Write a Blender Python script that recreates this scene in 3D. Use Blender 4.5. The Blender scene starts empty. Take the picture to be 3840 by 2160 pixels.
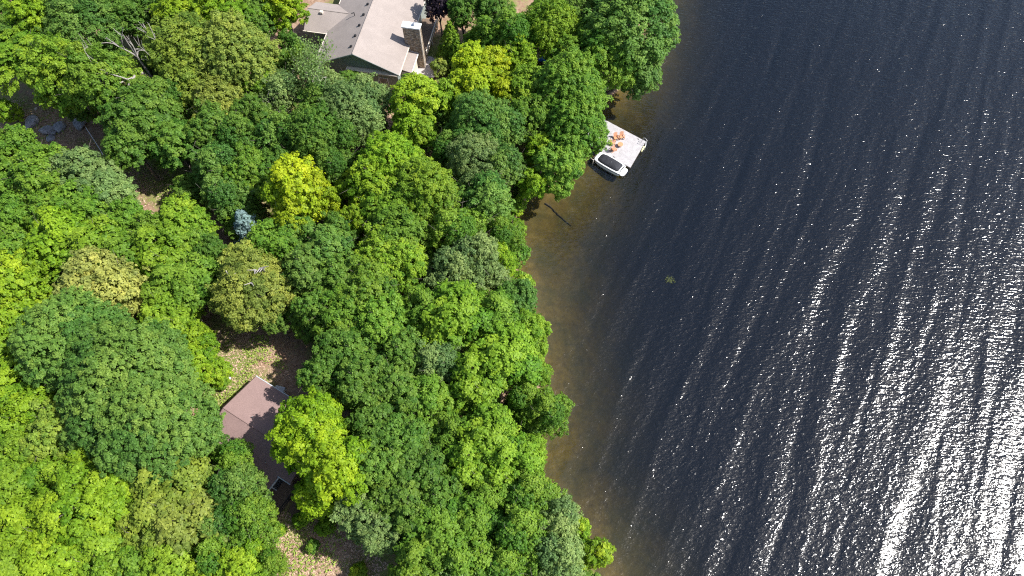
import bpy, math, random
import numpy as np
from mathutils import Vector, Matrix

# ------------------------------------------------------------------ camera, sky, sun, exposure
SC = bpy.context.scene
COL = SC.collection
TILT, FPX, CAM_H = math.radians(27.0), 2560.0, 92.0
cam_d = bpy.data.cameras.new('camera')
cam_d.sensor_width = 36.0
cam_d.lens = FPX / 3840.0 * 36.0
cam_d.clip_end = 3000.0
cam = bpy.data.objects.new('camera', cam_d)
cam.location = (0, 0, CAM_H)
cam.rotation_euler = (TILT, 0, 0)
COL.objects.link(cam)
SC.camera = cam

SUN_EL, SUN_AZ = math.radians(49.5), math.radians(-1.0)      # azimuth measured from +x
sdir = Vector((math.cos(SUN_EL) * math.cos(SUN_AZ), math.cos(SUN_EL) * math.sin(SUN_AZ), math.sin(SUN_EL)))
W = bpy.data.worlds.new('World')
SC.world = W
W.use_nodes = True
nt = W.node_tree
sky = nt.nodes.new('ShaderNodeTexSky')
sky.sky_type = 'NISHITA'
sky.sun_disc = False
sky.sun_elevation = SUN_EL
sky.sun_rotation = math.pi / 2 - SUN_AZ
sky.air_density = 1.0
sky.dust_density = 1.2
nt.nodes['Background'].inputs[1].default_value = 0.125
nt.links.new(sky.outputs[0], nt.nodes['Background'].inputs[0])
sun_d = bpy.data.lights.new('sun', 'SUN')
sun_d.energy = 5.0
sun_d.angle = math.radians(0.5)
sun_d.color = (1.0, 0.97, 0.92)
sun = bpy.data.objects.new('sun', sun_d)
sun.rotation_euler = (-sdir).to_track_quat('-Z', 'Y').to_euler()
COL.objects.link(sun)

SC.view_settings.view_transform = 'Standard'
SC.view_settings.look = 'None'
SC.view_settings.exposure = 0.55
SC.view_settings.gamma = 1.0
SC.render.engine = 'CYCLES'
cy = SC.cycles
cy.max_bounces = 6
cy.diffuse_bounces = 3
cy.glossy_bounces = 2
cy.transmission_bounces = 4
cy.transparent_max_bounces = 8
cy.use_denoising = False
cy.sample_clamp_indirect = 4.0
cy.pixel_filter_type = 'BLACKMAN_HARRIS'
cy.filter_width = 1.15
cy.use_adaptive_sampling = True
cy.adaptive_threshold = 0.01

# ------------------------------------------------------------------ where things stand
FWD = np.array([0, math.sin(TILT), -math.cos(TILT)])
UPV = np.array([0, math.cos(TILT), math.sin(TILT)])

def un(px, py, z):                     # photo pixel (3840 wide) on the level plane z
    d = FWD * FPX + np.array([px - 1920.0, 0, 0]) + UPV * (1080.0 - py)
    return np.array([0, 0, CAM_H]) + d * ((z - CAM_H) / d[2])

SHORE = np.array([(48, 190), (38, 150), (29.9, 120.6), (26.5, 107.7), (22.9, 95.2), (19.2, 86.8), (14.3, 81.3), (11.3, 75.4),
    (9.6, 69.8), (6.6, 66.0), (2.8, 63.3), (0.9, 60.3), (0.2, 57.3), (0.7, 52.4), (1.0, 49.2), (2.4, 45.5), (2.8, 41.6),
    (3.4, 35.7), (3.9, 32.1), (4.4, 27.0), (3.7, 22.6), (2.9, 19.8), (3.7, 17.7), (5.4, 14.6), (7.2, 11.7), (9.0, 9.1),
    (10.6, 6.0), (12.0, 0), (16, -30), (30, -90), (60, -160)], float)

def shore_d(x, y):                     # signed distance to the waterline, + on land
    x = np.atleast_1d(np.asarray(x, float)); y = np.atleast_1d(np.asarray(y, float))
    best = np.full(x.shape, 1e9); sgn = np.ones(x.shape)
    for (x0, y0), (x1, y1) in zip(SHORE[:-1], SHORE[1:]):
        dx, dy = x1 - x0, y1 - y0
        t = np.clip(((x - x0) * dx + (y - y0) * dy) / (dx * dx + dy * dy), 0, 1)
        ex, ey = x - x0 - t * dx, y - y0 - t * dy
        d = np.hypot(ex, ey)
        s = np.where(dx * (y - y0) - dy * (x - x0) < 0, 1.0, -1.0)
        m = d < best - 1e-6
        best = np.where(m, d, best); sgn = np.where(m, s, sgn)
    return best * sgn

def wob(x, y):
    return (np.sin(x * .31 + 1.3 * np.sin(y * .17)) * np.cos(y * .27 + 1.1 * np.sin(x * .21)) * .6
            + .4 * np.sin(x * .83 + y * .61) * np.sin(y * .71 - x * .39))

def ground_z(x, y):
    x = np.atleast_1d(np.asarray(x, float)); y = np.atleast_1d(np.asarray(y, float))
    d = shore_d(x, y)
    w = wob(x, y)
    land = .05 + 1.15 * (1 - np.exp(-np.maximum(d, 0) / 3.5)) + .055 * np.clip(d, 0, 120) + .16 * w * np.clip(d / 4, 0, 1)
    land += 1.3 * np.exp(-((x + 24) ** 2 + (y - 92) ** 2) / 500.0)
    e = np.maximum(-d, 0)
    sl = .165 - .075 * np.exp(-((x - 7) ** 2 + (y - 57) ** 2) / 160.0)         # the cove below the dock shelves gently
    bed = -(.04 + sl * e + .003 * e * e) + .10 * w * np.clip(e / 4, 0, 1)
    return np.where(d > 0, land, np.maximum(bed, -13.0 + .3 * w))

def gz(x, y):
    return float(ground_z(x, y)[0])

def on_ground(px, py, lift=0.0):
    z = 2.0
    for _ in range(6):
        p = un(px, py, z + lift); z = gz(p[0], p[1])
    return np.array([p[0], p[1], z])

# ------------------------------------------------------------------ materials
def mat(name):
    m = bpy.data.materials.new(name); m.use_nodes = True
    n = m.node_tree.nodes; b = n['Principled BSDF']
    return m, m.node_tree, b

def nd(t, typ, **kw):
    n = t.nodes.new(typ)
    for k, v in kw.items():
        if k in n.inputs.keys() if hasattr(n.inputs, 'keys') else False: n.inputs[k].default_value = v
        else: setattr(n, k, v)
    return n

def ramp(t, fac, stops):
    r = t.nodes.new('ShaderNodeValToRGB')
    e = r.color_ramp.elements
    while len(e) < len(stops): e.new(.5)
    for i, (p, c) in enumerate(stops):
        e[i].position = p; e[i].color = (*c, 1)
    t.links.new(fac, r.inputs[0]); return r.outputs[0]

def coords(t, scale=(1, 1, 1), rot=(0, 0, 0), src='Object'):
    tc = t.nodes.new('ShaderNodeTexCoord'); mp = t.nodes.new('ShaderNodeMapping')
    mp.inputs['Scale'].default_value = scale; mp.inputs['Rotation'].default_value = rot
    t.links.new(tc.outputs[src], mp.inputs['Vector']); return mp.outputs[0]

def streak(t, size, rot):              # texture space stretched to 'size' metres along axes turned by rot degrees
    v = coords(t, (size[0], size[1], 1), (0, 0, math.radians(rot)))
    v.node.vector_type = 'TEXTURE'; return v

def noise(t, vec, scale, detail=3, rough=.55, out='Fac', dist=0.0):
    n = t.nodes.new('ShaderNodeTexNoise')
    n.inputs['Scale'].default_value = scale; n.inputs['Detail'].default_value = detail
    n.inputs['Roughness'].default_value = rough; n.inputs['Distortion'].default_value = dist
    t.links.new(vec, n.inputs['Vector']); return n.outputs[out]

def mixc(t, fac, a, b, mode='MIX'):
    m = t.nodes.new('ShaderNodeMix'); m.data_type = 'RGBA'; m.blend_type = mode
    for sock, v in ((m.inputs[0], fac), (m.inputs[6], a), (m.inputs[7], b)):
        if isinstance(v, (int, float)): sock.default_value = v
        elif isinstance(v, tuple): sock.default_value = (*v, 1)
        else: t.links.new(v, sock)
    return m.outputs[2]

def math_(t, op, a, b=None):
    m = t.nodes.new('ShaderNodeMath'); m.operation = op
    for s, v in ((m.inputs[0], a), (m.inputs[1], b)):
        if v is None: continue
        if isinstance(v, (int, float)): s.default_value = v
        else: t.links.new(v, s)
    return m.outputs[0]

def bump(t, h, b, strength=.5, dist=.05):
    n = t.nodes.new('ShaderNodeBump'); n.inputs['Strength'].default_value = strength; n.inputs['Distance'].default_value = dist
    t.links.new(h, n.inputs['Height']); t.links.new(n.outputs[0], b.inputs['Normal'])

def speckled(name, base, var=.25, scale=6.0, rough=.75, bmp=.02, detail=4, spec=.3):
    m, t, b = mat(name)
    v = coords(t)
    f = noise(t, v, scale, detail)
    lo = tuple(c * (1 - var) for c in base); hi = tuple(min(1, c * (1 + var)) for c in base)
    t.links.new(ramp(t, f, [(.3, lo), (.7, hi)]), b.inputs['Base Color'])
    b.inputs['Roughness'].default_value = rough; b.inputs['Specular IOR Level'].default_value = spec
    if bmp: bump(t, f, b, .6, bmp)
    return m

def mat_leaf():
    m, t, b = mat('leaf')
    oi = t.nodes.new('ShaderNodeObjectInfo'); ge = t.nodes.new('ShaderNodeNewGeometry')
    at = t.nodes.new('ShaderNodeAttribute'); at.attribute_name = 'tint'
    hs = t.nodes.new('ShaderNodeHueSaturation')
    isl = ge.outputs['Random Per Island']
    t.links.new(oi.outputs['Color'], hs.inputs['Color'])
    hue = math_(t, 'ADD', math_(t, 'MULTIPLY', at.outputs['Fac'], -.013), math_(t, 'ADD', math_(t, 'MULTIPLY', isl, -.014), .505))
    t.links.new(hue, hs.inputs['Hue'])
    val = math_(t, 'ADD', math_(t, 'MULTIPLY', at.outputs['Fac'], .17), math_(t, 'ADD', math_(t, 'MULTIPLY', isl, .55), .72))
    t.links.new(val, hs.inputs['Value'])
    c = hs.outputs[0]
    t.links.new(c, b.inputs['Base Color'])
    b.inputs['Roughness'].default_value = .55; b.inputs['Specular IOR Level'].default_value = .22
    tr = t.nodes.new('ShaderNodeBsdfTranslucent')
    t.links.new(mixc(t, 1.0, c, (1.25, 1.15, .6), 'MULTIPLY'), tr.inputs[0])
    mx = t.nodes.new('ShaderNodeMixShader'); mx.inputs[0].default_value = .36
    t.links.new(b.outputs[0], mx.inputs[1]); t.links.new(tr.outputs[0], mx.inputs[2])
    t.links.new(mx.outputs[0], t.nodes['Material Output'].inputs[0])
    return m

def mat_bark(name='bark', a=(.10, .08, .065), c=(.24, .21, .18)):
    m, t, b = mat(name)
    v = coords(t, (1, 1, .25))
    f = noise(t, v, 5, 5, .65)
    t.links.new(ramp(t, f, [(.3, a), (.7, c)]), b.inputs['Base Color'])
    b.inputs['Roughness'].default_value = .9
    bump(t, f, b, .8, .04)
    return m

def mat_ground():
    m, t, b = mat('ground_soil')
    v = coords(t)
    f1 = noise(t, v, .11, 4, .6); f2 = noise(t, v, 1.7, 5, .7); f3 = noise(t, v, 7.0, 3, .7)
    litter = ramp(t, f2, [(.28, (.12, .075, .045)), (.45, (.30, .19, .125)), (.62, (.45, .315, .225)), (.8, (.55, .43, .33))])
    litter = mixc(t, math_(t, 'MULTIPLY', f3, .6), litter, (.30, .19, .13))
    grass = ramp(t, f3, [(.3, (.10, .13, .03)), (.7, (.26, .29, .08))])
    gm = ramp(t, math_(t, 'ADD', math_(t, 'MULTIPLY', f1, .75), math_(t, 'MULTIPLY', f2, .25)), [(.50, (0, 0, 0)), (.60, (1, 1, 1))])
    land = mixc(t, gm, litter, grass)
    # lake bed below the waterline
    b1 = noise(t, v, .22, 4, .6); b2 = noise(t, v, 1.1, 5, .7)
    bed = ramp(t, b2, [(.3, (.080, .056, .014)), (.55, (.130, .092, .024)), (.8, (.195, .145, .045))])
    bed = mixc(t, ramp(t, b1, [(.40, (0, 0, 0)), (.75, (.8, .8, .8))]), bed, (.045, .050, .020))
    sx = t.nodes.new('ShaderNodeSeparateXYZ'); tc = t.nodes.new('ShaderNodeTexCoord')
    t.links.new(tc.outputs['Object'], sx.inputs[0])
    k = math_(t, 'MULTIPLY', math_(t, 'ADD', sx.outputs[2], .05), 8.0)
    k.node.use_clamp = True
    t.links.new(mixc(t, k, bed, land), b.inputs['Base Color'])
    b.inputs['Roughness'].default_value = .95; b.inputs['Specular IOR Level'].default_value = .1
    bump(t, math_(t, 'ADD', f2, math_(t, 'MULTIPLY', f3, .5)), b, .8, .12)
    return m

def mat_water():
    m = bpy.data.materials.new('lake_water'); m.use_nodes = True
    t = m.node_tree; t.nodes.clear()
    out = t.nodes.new('ShaderNodeOutputMaterial')
    # wind ripples, short choppy waves and long wind streaks
    r1 = noise(t, streak(t, (1.05, .36), -6), 1.0, 2, .5, dist=.3)
    r2 = noise(t, streak(t, (.55, .27), 12), 1.0, 2, .5)
    s1 = noise(t, streak(t, (22, 3.1), 64), 1.0, .6, .5, dist=.35)
    g = noise(t, streak(t, (1.5, .9), 40), 1.0, 3, .6)
    amp = ramp(t, g, [(.32, (.7, .7, .7)), (.55, (1.0, 1.0, 1.0)), (.78, (1.45, 1.45, 1.45))])
    rip = math_(t, 'ADD', math_(t, 'MULTIPLY', r1, WAVE[0]), math_(t, 'MULTIPLY', r2, WAVE[1]))
    h = math_(t, 'ADD', math_(t, 'MULTIPLY', rip, amp), math_(t, 'MULTIPLY', s1, WAVE[2]))
    bp = t.nodes.new('ShaderNodeBump'); bp.inputs['Strength'].default_value = 1.0; bp.inputs['Distance'].default_value = 1.0
    t.links.new(h, bp.inputs['Height'])
    fr = t.nodes.new('ShaderNodeFresnel'); fr.inputs[0].default_value = 1.58
    t.links.new(bp.outputs[0], fr.inputs['Normal'])
    gl = t.nodes.new('ShaderNodeBsdfGlossy'); gl.inputs['Roughness'].default_value = .16
    t.links.new(bp.outputs[0], gl.inputs['Normal'])
    tp = t.nodes.new('ShaderNodeBsdfTransparent')
    mx = t.nodes.new('ShaderNodeMixShader')
    df = t.nodes.new('ShaderNodeBsdfDiffuse'); df.inputs[0].default_value = (.0035, .0052, .0085, 1)      # light scattered back by the lake water
    ad = t.nodes.new('ShaderNodeAddShader'); t.links.new(tp.outputs[0], ad.inputs[0]); t.links.new(df.outputs[0], ad.inputs[1])
    ge = t.nodes.new('ShaderNodeNewGeometry')          # rays coming up through the surface pass it with little loss
    up_ = math_(t, 'SUBTRACT', 1.0, ge.outputs['Backfacing'])
    fac = math_(t, 'ADD', math_(t, 'MULTIPLY', fr.outputs[0], up_), math_(t, 'MULTIPLY', ge.outputs['Backfacing'], .03))
    t.links.new(fac, mx.inputs[0]); t.links.new(ad.outputs[0], mx.inputs[1]); t.links.new(gl.outputs[0], mx.inputs[2])
    t.links.new(mx.outputs[0], out.inputs['Surface'])
    ab = t.nodes.new('ShaderNodeVolumeAbsorption')
    ab.inputs['Color'].default_value = (.43, .44, .20, 1); ab.inputs['Density'].default_value = .85
    t.links.new(ab.outputs[0], out.inputs['Volume'])
    return m
WAVE = (.092, .036, .35)

def mat_shingle(name, base, mottle=.5):
    m, t, b = mat(name)
    v = coords(t)
    f = noise(t, v, 9, 4, .7); f2 = noise(t, v, .5, 4, .6)
    c = ramp(t, f, [(.25, tuple(x * .72 for x in base)), (.75, tuple(x * 1.22 for x in base))])
    c = mixc(t, ramp(t, f2, [(.35, (0, 0, 0)), (.75, (mottle,) * 3)]), c, tuple(x * .62 for x in base))  # broad noise patches in a darker shingle tone
    t.links.new(c, b.inputs['Base Color'])
    b.inputs['Roughness'].default_value = .9; b.inputs['Specular IOR Level'].default_value = .2
    bump(t, f, b, .5, .02)
    return m

def mat_siding(name, base):
    m, t, b = mat(name)
    wv = t.nodes.new('ShaderNodeTexWave'); wv.bands_direction = 'Z'; wv.wave_profile = 'SAW'
    wv.inputs['Scale'].default_value = 1.3; wv.inputs['Distortion'].default_value = 0
    t.links.new(coords(t), wv.inputs['Vector'])
    c = ramp(t, wv.outputs['Fac'], [(.0, tuple(x * .8 for x in base)), (.25, base)])
    t.links.new(mixc(t, noise(t, coords(t), 3, 4), c, tuple(x * .85 for x in base)), b.inputs['Base Color'])
    b.inputs['Roughness'].default_value = .7
    bump(t, wv.outputs['Fac'], b, .5, .03)
    return m

def mat_stone():
    m, t, b = mat('field_stone')
    vo = t.nodes.new('ShaderNodeTexVoronoi'); vo.inputs['Scale'].default_value = 2.6
    t.links.new(coords(t, (1, 1, 1.7)), vo.inputs['Vector'])
    ve = t.nodes.new('ShaderNodeTexVoronoi'); ve.feature = 'DISTANCE_TO_EDGE'; ve.inputs['Scale'].default_value = 2.6
    t.links.new(coords(t, (1, 1, 1.7)), ve.inputs['Vector'])
    sp = t.nodes.new('ShaderNodeSeparateColor'); t.links.new(vo.outputs['Color'], sp.inputs[0])
    c = ramp(t, sp.outputs[0], [(0, (.22, .16, .11)), (.4, (.38, .28, .19)), (.7, (.50, .41, .31)), (1, (.30, .26, .23))])
    e = ramp(t, ve.outputs['Distance'], [(.02, (0, 0, 0)), (.1, (1, 1, 1))])
    t.links.new(mixc(t, e, (.10, .085, .07), c), b.inputs['Base Color'])
    b.inputs['Roughness'].default_value = .85
    bump(t, ve.outputs['Distance'], b, .8, .1)
    return m

def mat_boards(name, base, ang=0.0, width=.14, var=.14):
    m, t, b = mat(name)
    v = coords(t, (1 / width, 1.2, 1), (0, 0, ang))
    sx = t.nodes.new('ShaderNodeSeparateXYZ'); t.links.new(v, sx.inputs[0])
    wn = t.nodes.new('ShaderNodeTexWhiteNoise'); wn.noise_dimensions = '1D'
    t.links.new(math_(t, 'FLOOR', sx.outputs[0]), wn.inputs['W'])
    c = ramp(t, wn.outputs['Value'], [(0, tuple(x * (1 - var) for x in base)), (1, tuple(min(1, x * (1 + var)) for x in base))])
    fr = math_(t, 'FRACT', sx.outputs[0])
    gap = ramp(t, fr, [(.0, (0, 0, 0)), (.09, (1, 1, 1))])
    c = mixc(t, noise(t, coords(t, (2, 2, 2)), 2.5, 5, .7), c, tuple(x * .8 for x in base))
    t.links.new(mixc(t, gap, tuple(x * .45 for x in base), c), b.inputs['Base Color'])
    b.inputs['Roughness'].default_value = .8
    bump(t, gap, b, .4, .01)
    return m

M = {}
M['leaf'] = mat_leaf()
M['bark'] = mat_bark()
M['dead_wood'] = mat_bark('dead_wood', (.24, .21, .19), (.52, .47, .43))
M['ground'] = mat_ground()
M['water'] = mat_water()
M['house_roof'] = mat_shingle('house_shingle', (.360, .306, .276), .42)
M['cabin_roof'] = mat_shingle('cabin_shingle', (.300, .205, .190), .30)
M['house_wall'] = mat_siding('house_siding', (.27, .31, .29))
M['cabin_wall'] = mat_siding('cabin_siding', (.11, .075, .06))
M['stone'] = mat_stone()
M['white'] = speckled('white_paint', (.80, .79, .77), .06, 4, .5, 0)
M['cream'] = speckled('cream_paint', (.68, .60, .50), .1, 4, .6, 0)
M['gel'] = speckled('boat_gelcoat', (.80, .80, .80), .03, 2, .18, 0, spec=.5)
M['cover'] = speckled('canvas_cover', (.030, .031, .038), .35, 3.0, .75, .03)
M['dark_metal'] = speckled('dark_metal', (.025, .025, .028), .3, 5, .5, 0)
M['steel'] = speckled('brushed_steel', (.55, .56, .58), .12, 6, .35, 0)
M['steel'].node_tree.nodes['Principled BSDF'].inputs['Metallic'].default_value = .8
M['dock'] = mat_boards('dock_boards', (.50, .47, .475), math.radians(0), .14)
M['fascia'] = speckled('wet_timber', (.10, .085, .075), .3, 3, .8, .02)
M['patio'] = mat_boards('patio_boards', (.56, .50, .48), 0, .14)
M['deck_wood'] = mat_boards('deck_wood', (.20, .14, .10), 0, .15)
M['orange'] = speckled('orange_timber', (.62, .30, .155), .12, 5, .6, 0)
M['grey_plastic'] = speckled('pale_grey_plastic', (.50, .53, .56), .1, 4, .5, 0)
M['boulder'] = speckled('granite', (.30, .29, .31), .45, 2.2, .9, .08, 6)
M['pale_stone'] = speckled('pale_rock', (.52, .44, .36), .3, 2.6, .9, .06, 6)
M['yellow'] = speckled('pale_yellow_foam', (.70, .66, .34), .08, 4, .6, 0)
M['blue'] = speckled('blue_plastic', (.03, .22, .75), .15, 3, .45, 0)
M['sunken'] = speckled('sodden_wood', (.060, .045, .020), .4, 3, .95, .02)
M['grass'] = speckled('grass_blade', (.27, .36, .06), .4, 3.0, .7, 0)
M['weed'] = speckled('water_weed', (.055, .070, .022), .3, 3.0, .7, 0)
M['litter'] = speckled('fallen_leaf', (.50, .35, .25), .4, 5.0, .85, 0)
M['glass'] = speckled('window_glass', (.03, .04, .05), .2, 1, .06, 0, spec=.6)

# ------------------------------------------------------------------ object helpers
def tag(o, label=None, cat=None, group=None, kind=None):
    if label: o['label'] = label
    if cat: o['category'] = cat
    if group: o['group'] = group
    if kind: o['kind'] = kind
    return o

def empty(name, loc, rz=0.0):
    o = bpy.data.objects.new(name, None); o.location = tuple(float(c) for c in loc); o.rotation_euler = (0, 0, rz)
    o.empty_display_size = .3
    COL.objects.link(o); return o

def mesh_np(name, V, F, material, tint=None, smooth=False):
    me = bpy.data.meshes.new(name)
    V = np.asarray(V, np.float32)
    F = np.asarray(F, np.int32)
    n = F.shape[1]
    me.vertices.add(len(V)); me.vertices.foreach_set('co', V.ravel())
    me.loops.add(F.size); me.loops.foreach_set('vertex_index', F.ravel())
    me.polygons.add(len(F))
    me.polygons.foreach_set('loop_start', np.arange(0, F.size, n, dtype=np.int32))
    if smooth: me.polygons.foreach_set('use_smooth', np.ones(len(F), bool))
    me.update(calc_edges=True)
    if tint is not None:
        a = me.attributes.new('tint', 'FLOAT', 'POINT'); a.data.foreach_set('value', np.asarray(tint, np.float32))
    me.materials.append(material)
    return me

class MB:
    """collects shapes in world (or local) coordinates and links them as ONE mesh object"""
    def __init__(s): s.v = []; s.f = []
    def add(s, vs, fs):
        k = len(s.v); s.v += [tuple(map(float, p)) for p in vs]; s.f += [tuple(i + k for i in f) for f in fs]; return s
    def box(s, c, size, rz=0.0, ry=0.0):
        R = Matrix.Rotation(rz, 3, 'Z') @ Matrix.Rotation(ry, 3, 'Y')
        vs = [Vector(c) + R @ Vector((sx * size[0] / 2, sy * size[1] / 2, sz * size[2] / 2)) for sz in (-1, 1) for sx, sy in ((-1, -1), (1, -1), (1, 1), (-1, 1))]
        return s.add(vs, [(3, 2, 1, 0), (4, 5, 6, 7), (0, 1, 5, 4), (1, 2, 6, 5), (2, 3, 7, 6), (3, 0, 4, 7)])
    def slab(s, pts, t, d=(0, 0, -1)):          # polygon thickened along d
        n = len(pts); d = Vector(d) * t
        vs = [Vector(p) for p in pts] + [Vector(p) + d for p in pts]
        return s.add(vs, [tuple(range(n)), tuple(range(2 * n - 1, n - 1, -1))] + [(i, i + n, (i + 1) % n + n, (i + 1) % n) for i in range(n)])
    def tube(s, pts, rads, n=6):
        k0 = []; vs = []; fs = []
        for i, p in enumerate(pts):
            p = Vector(p); a = Vector(pts[min(i + 1, len(pts) - 1)]) - Vector(pts[max(i - 1, 0)])
            a.normalize(); u = a.orthogonal().normalized(); w = a.cross(u)
            r = rads[i] if hasattr(rads, '__len__') else rads
            for j in range(n):
                th = 2 * math.pi * j / n; vs.append(p + (u * math.cos(th) + w * math.sin(th)) * r)
        for i in range(len(pts) - 1):
            for j in range(n): fs.append((i * n + j, i * n + (j + 1) % n, (i + 1) * n + (j + 1) % n, (i + 1) * n + j))
        fs += [tuple(range(n - 1, -1, -1)), tuple(range((len(pts) - 1) * n, len(pts) * n))]
        return s.add(vs, fs)
    def build(s, name, material, parent=None, base=(0, 0, 0), smooth=False, bevel=0.0):
        me = bpy.data.meshes.new(name)
        me.from_pydata([(x - base[0], y - base[1], z - base[2]) for x, y, z in s.v], [], s.f)
        me.materials.append(material)
        if smooth:
            for p in me.polygons: p.use_smooth = True
        me.update()
        o = bpy.data.objects.new(name, me); COL.objects.link(o)
        if parent: o.parent = parent
        else: o.location = base
        if bevel:
            b = o.modifiers.new('bevel', 'BEVEL'); b.width = bevel; b.segments = 2
        return o

def children(o): return [c for c in bpy.data.objects if c.parent == o]
def copy_tree(o, parent=None):
    c = o.copy(); COL.objects.link(c)
    if parent: c.parent = parent
    for ch in list(o.children): copy_tree(ch, c)
    return c

# ------------------------------------------------------------------ ground, lake bed, lake
def graded(lo, hi, a, b, fine, coarse):
    return np.unique(np.round(np.concatenate([np.arange(lo, a, coarse), np.arange(a, b, fine), np.arange(b, hi + .1, coarse)]), 3))
gx = graded(-420, 420, -108, 60, 1.0, 12.0)
gy = graded(-260, 520, -6, 126, 1.0, 12.0)
GX, GY = np.meshgrid(gx, gy)
GZ = ground_z(GX.ravel(), GY.ravel())
nx, ny = len(gx), len(gy)
ii = (np.arange(ny - 1)[:, None] * nx + np.arange(nx - 1)[None, :]).ravel()
gme = mesh_np('ground', np.column_stack([GX.ravel(), GY.ravel(), GZ]), np.column_stack([ii, ii + 1, ii + nx + 1, ii + nx]), M['ground'], smooth=True)
ground = bpy.data.objects.new('ground', gme); COL.objects.link(ground)
tag(ground, 'leaf littered woodland floor running down into a brown sandy lake bed', 'ground', kind='structure')
wb = MB(); wb.box((0, 130, -8.0), (800, 740, 16.0))
lake = wb.build('lake_water', M['water'])
tag(lake, 'dark rippled lake water with bright sun glitter', 'water', kind='structure')

# ------------------------------------------------------------------ house (local axes: a across, b along the ridge)
HA = math.radians(-10.3)
HO = np.array([-32.4, 83.6])
Hu = np.array([math.cos(HA), math.sin(HA)]); Hv = np.array([-math.sin(HA), math.cos(HA)])
def hp(a, b, z): p = HO + Hu * a + Hv * b; return (p[0], p[1], z)
hb = (-25.0, 92.0, 0.0)
house = tag(empty('house', (hb[0], hb[1], 4.0)), 'large grey-green house with a taupe gabled roof and a tall stone chimney', 'house')
HB = (hb[0], hb[1], 4.0)
HW, HL, EZ, RZ = 14.3, 23.0, 9.0, 12.3
m = MB()
m.slab([hp(.6, .7, 2.5), hp(13.7, .7, 2.5), hp(13.7, .7, 8.95), hp(7.15, .7, 11.95), hp(.6, .7, 8.95)], HL - 1.4, d=(Hv[0], Hv[1], 0))
m.slab([hp(-3.8, 7.6, 2.5), hp(-3.8, 13.6, 2.5), hp(-3.8, 13.6, 8.75), hp(-3.8, 10.6, 10.15), hp(-3.8, 7.6, 8.75)], 4.397, d=(Hu[0], Hu[1], 0))
wall = m.build('wall', M['house_wall'], house, HB)
m = MB()
m.slab([hp(0, 0, EZ), hp(7.15, 0, RZ), hp(7.15, HL, RZ), hp(0, HL, EZ)], .2)
m.slab([hp(7.152, 0, RZ), hp(HW, 0, EZ), hp(HW, HL, EZ), hp(7.152, HL, RZ)], .2)
m.slab([hp(-4.2, 7.1, 8.85), hp(.05, 7.1, 8.85), hp(3.2, 10.598, 10.45), hp(-4.2, 10.598, 10.45)], .18)
m.slab([hp(-4.2, 14.1, 8.85), hp(-4.2, 10.602, 10.45), hp(3.2, 10.602, 10.45), hp(.05, 14.1, 8.85)], .18)
roof = m.build('roof', M['house_roof'], house, HB)
m = MB()
m.tube([hp(7.15, 0, RZ + .02), hp(7.15, HL, RZ + .02)], .09, 6)
m.tube([hp(-4.2, 10.6, 10.47), hp(3.1, 10.6, 10.47)], .07, 6)
m.build('ridge_cap', M['house_roof'], roof, HB)
m = MB()
for b in (1.8, 4.2, 6.6, 9.1, 11.6):
    c = hp(6.35, b, 12.0); m.box((c[0], c[1], c[2] + .05), (.35, .35, .28), HA, math.radians(-24))
    m.build('roof_vent', M['dark_metal'], roof, HB); m = MB()
c = hp(-1.6, 10.1, 10.35); m.box((c[0], c[1], c[2] + .1), (.5, .5, .35), HA); m.build('roof_vent', M['cream'], roof, HB)
m = MB(); c = hp(4.5, 9.6, 11.0); m.tube([c, (c[0], c[1], c[2] + .75)], .07, 8); m.tube([(c[0], c[1], c[2] + .72), (c[0] - .4, c[1] - .25, c[2] + .78)], .08, 8)
m.build('vent_pipe', M['dark_metal'], roof, HB)
m = MB()
for a0, b0, a1, b1, z in ((HW + .07, .0, HW + .07, HL, EZ - .03), (-.07, 0, -.07, 7.0, EZ - .03), (-.07, 14.2, -.07, HL, EZ - .03), (-4.25, 7.03, -.1, 7.03, 8.8)):
    p, q = hp(a0, b0, z), hp(a1, b1, z)
    m = MB(); m.box(((p[0] + q[0]) / 2, (p[1] + q[1]) / 2, z - .04), (abs(a1 - a0) + .14, abs(b1 - b0) + .14, .13), HA)
    m.build('gutter', M['cream'], house, HB)
# gable trim band, fascia boards, gable window
m = MB()
p = hp(9.6, .2, 8.72); m.box(p, (8.6, .75, .2), HA)
m.build('gable_trim', M['cream'], house, HB)
for a0, z0, a1, z1 in ((-.02, EZ - .02, 7.15, RZ - .02), (7.15, RZ - .02, HW + .02, EZ - .02)):
    m = MB(); m.slab([hp(a0, -.06, z0), hp(a1, -.06, z1), hp(a1, -.06, z1 - .24), hp(a0, -.06, z0 - .24)], .055, d=(Hv[0], Hv[1], 0))
    m.build('fascia_board', M['house_wall'], house, HB)
for aa, zz in ((4.2, 6.5), (7.8, 6.5), (11.2, 6.5)):
    m = MB(); m.box(hp(aa, .66, zz), (1.5, .12, 1.3), HA); f = m.build('window', M['white'], house, HB)
    m = MB(); m.box(hp(aa, .61, zz), (1.3, .08, 1.1), HA); m.build('pane', M['glass'], f, HB)
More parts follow.
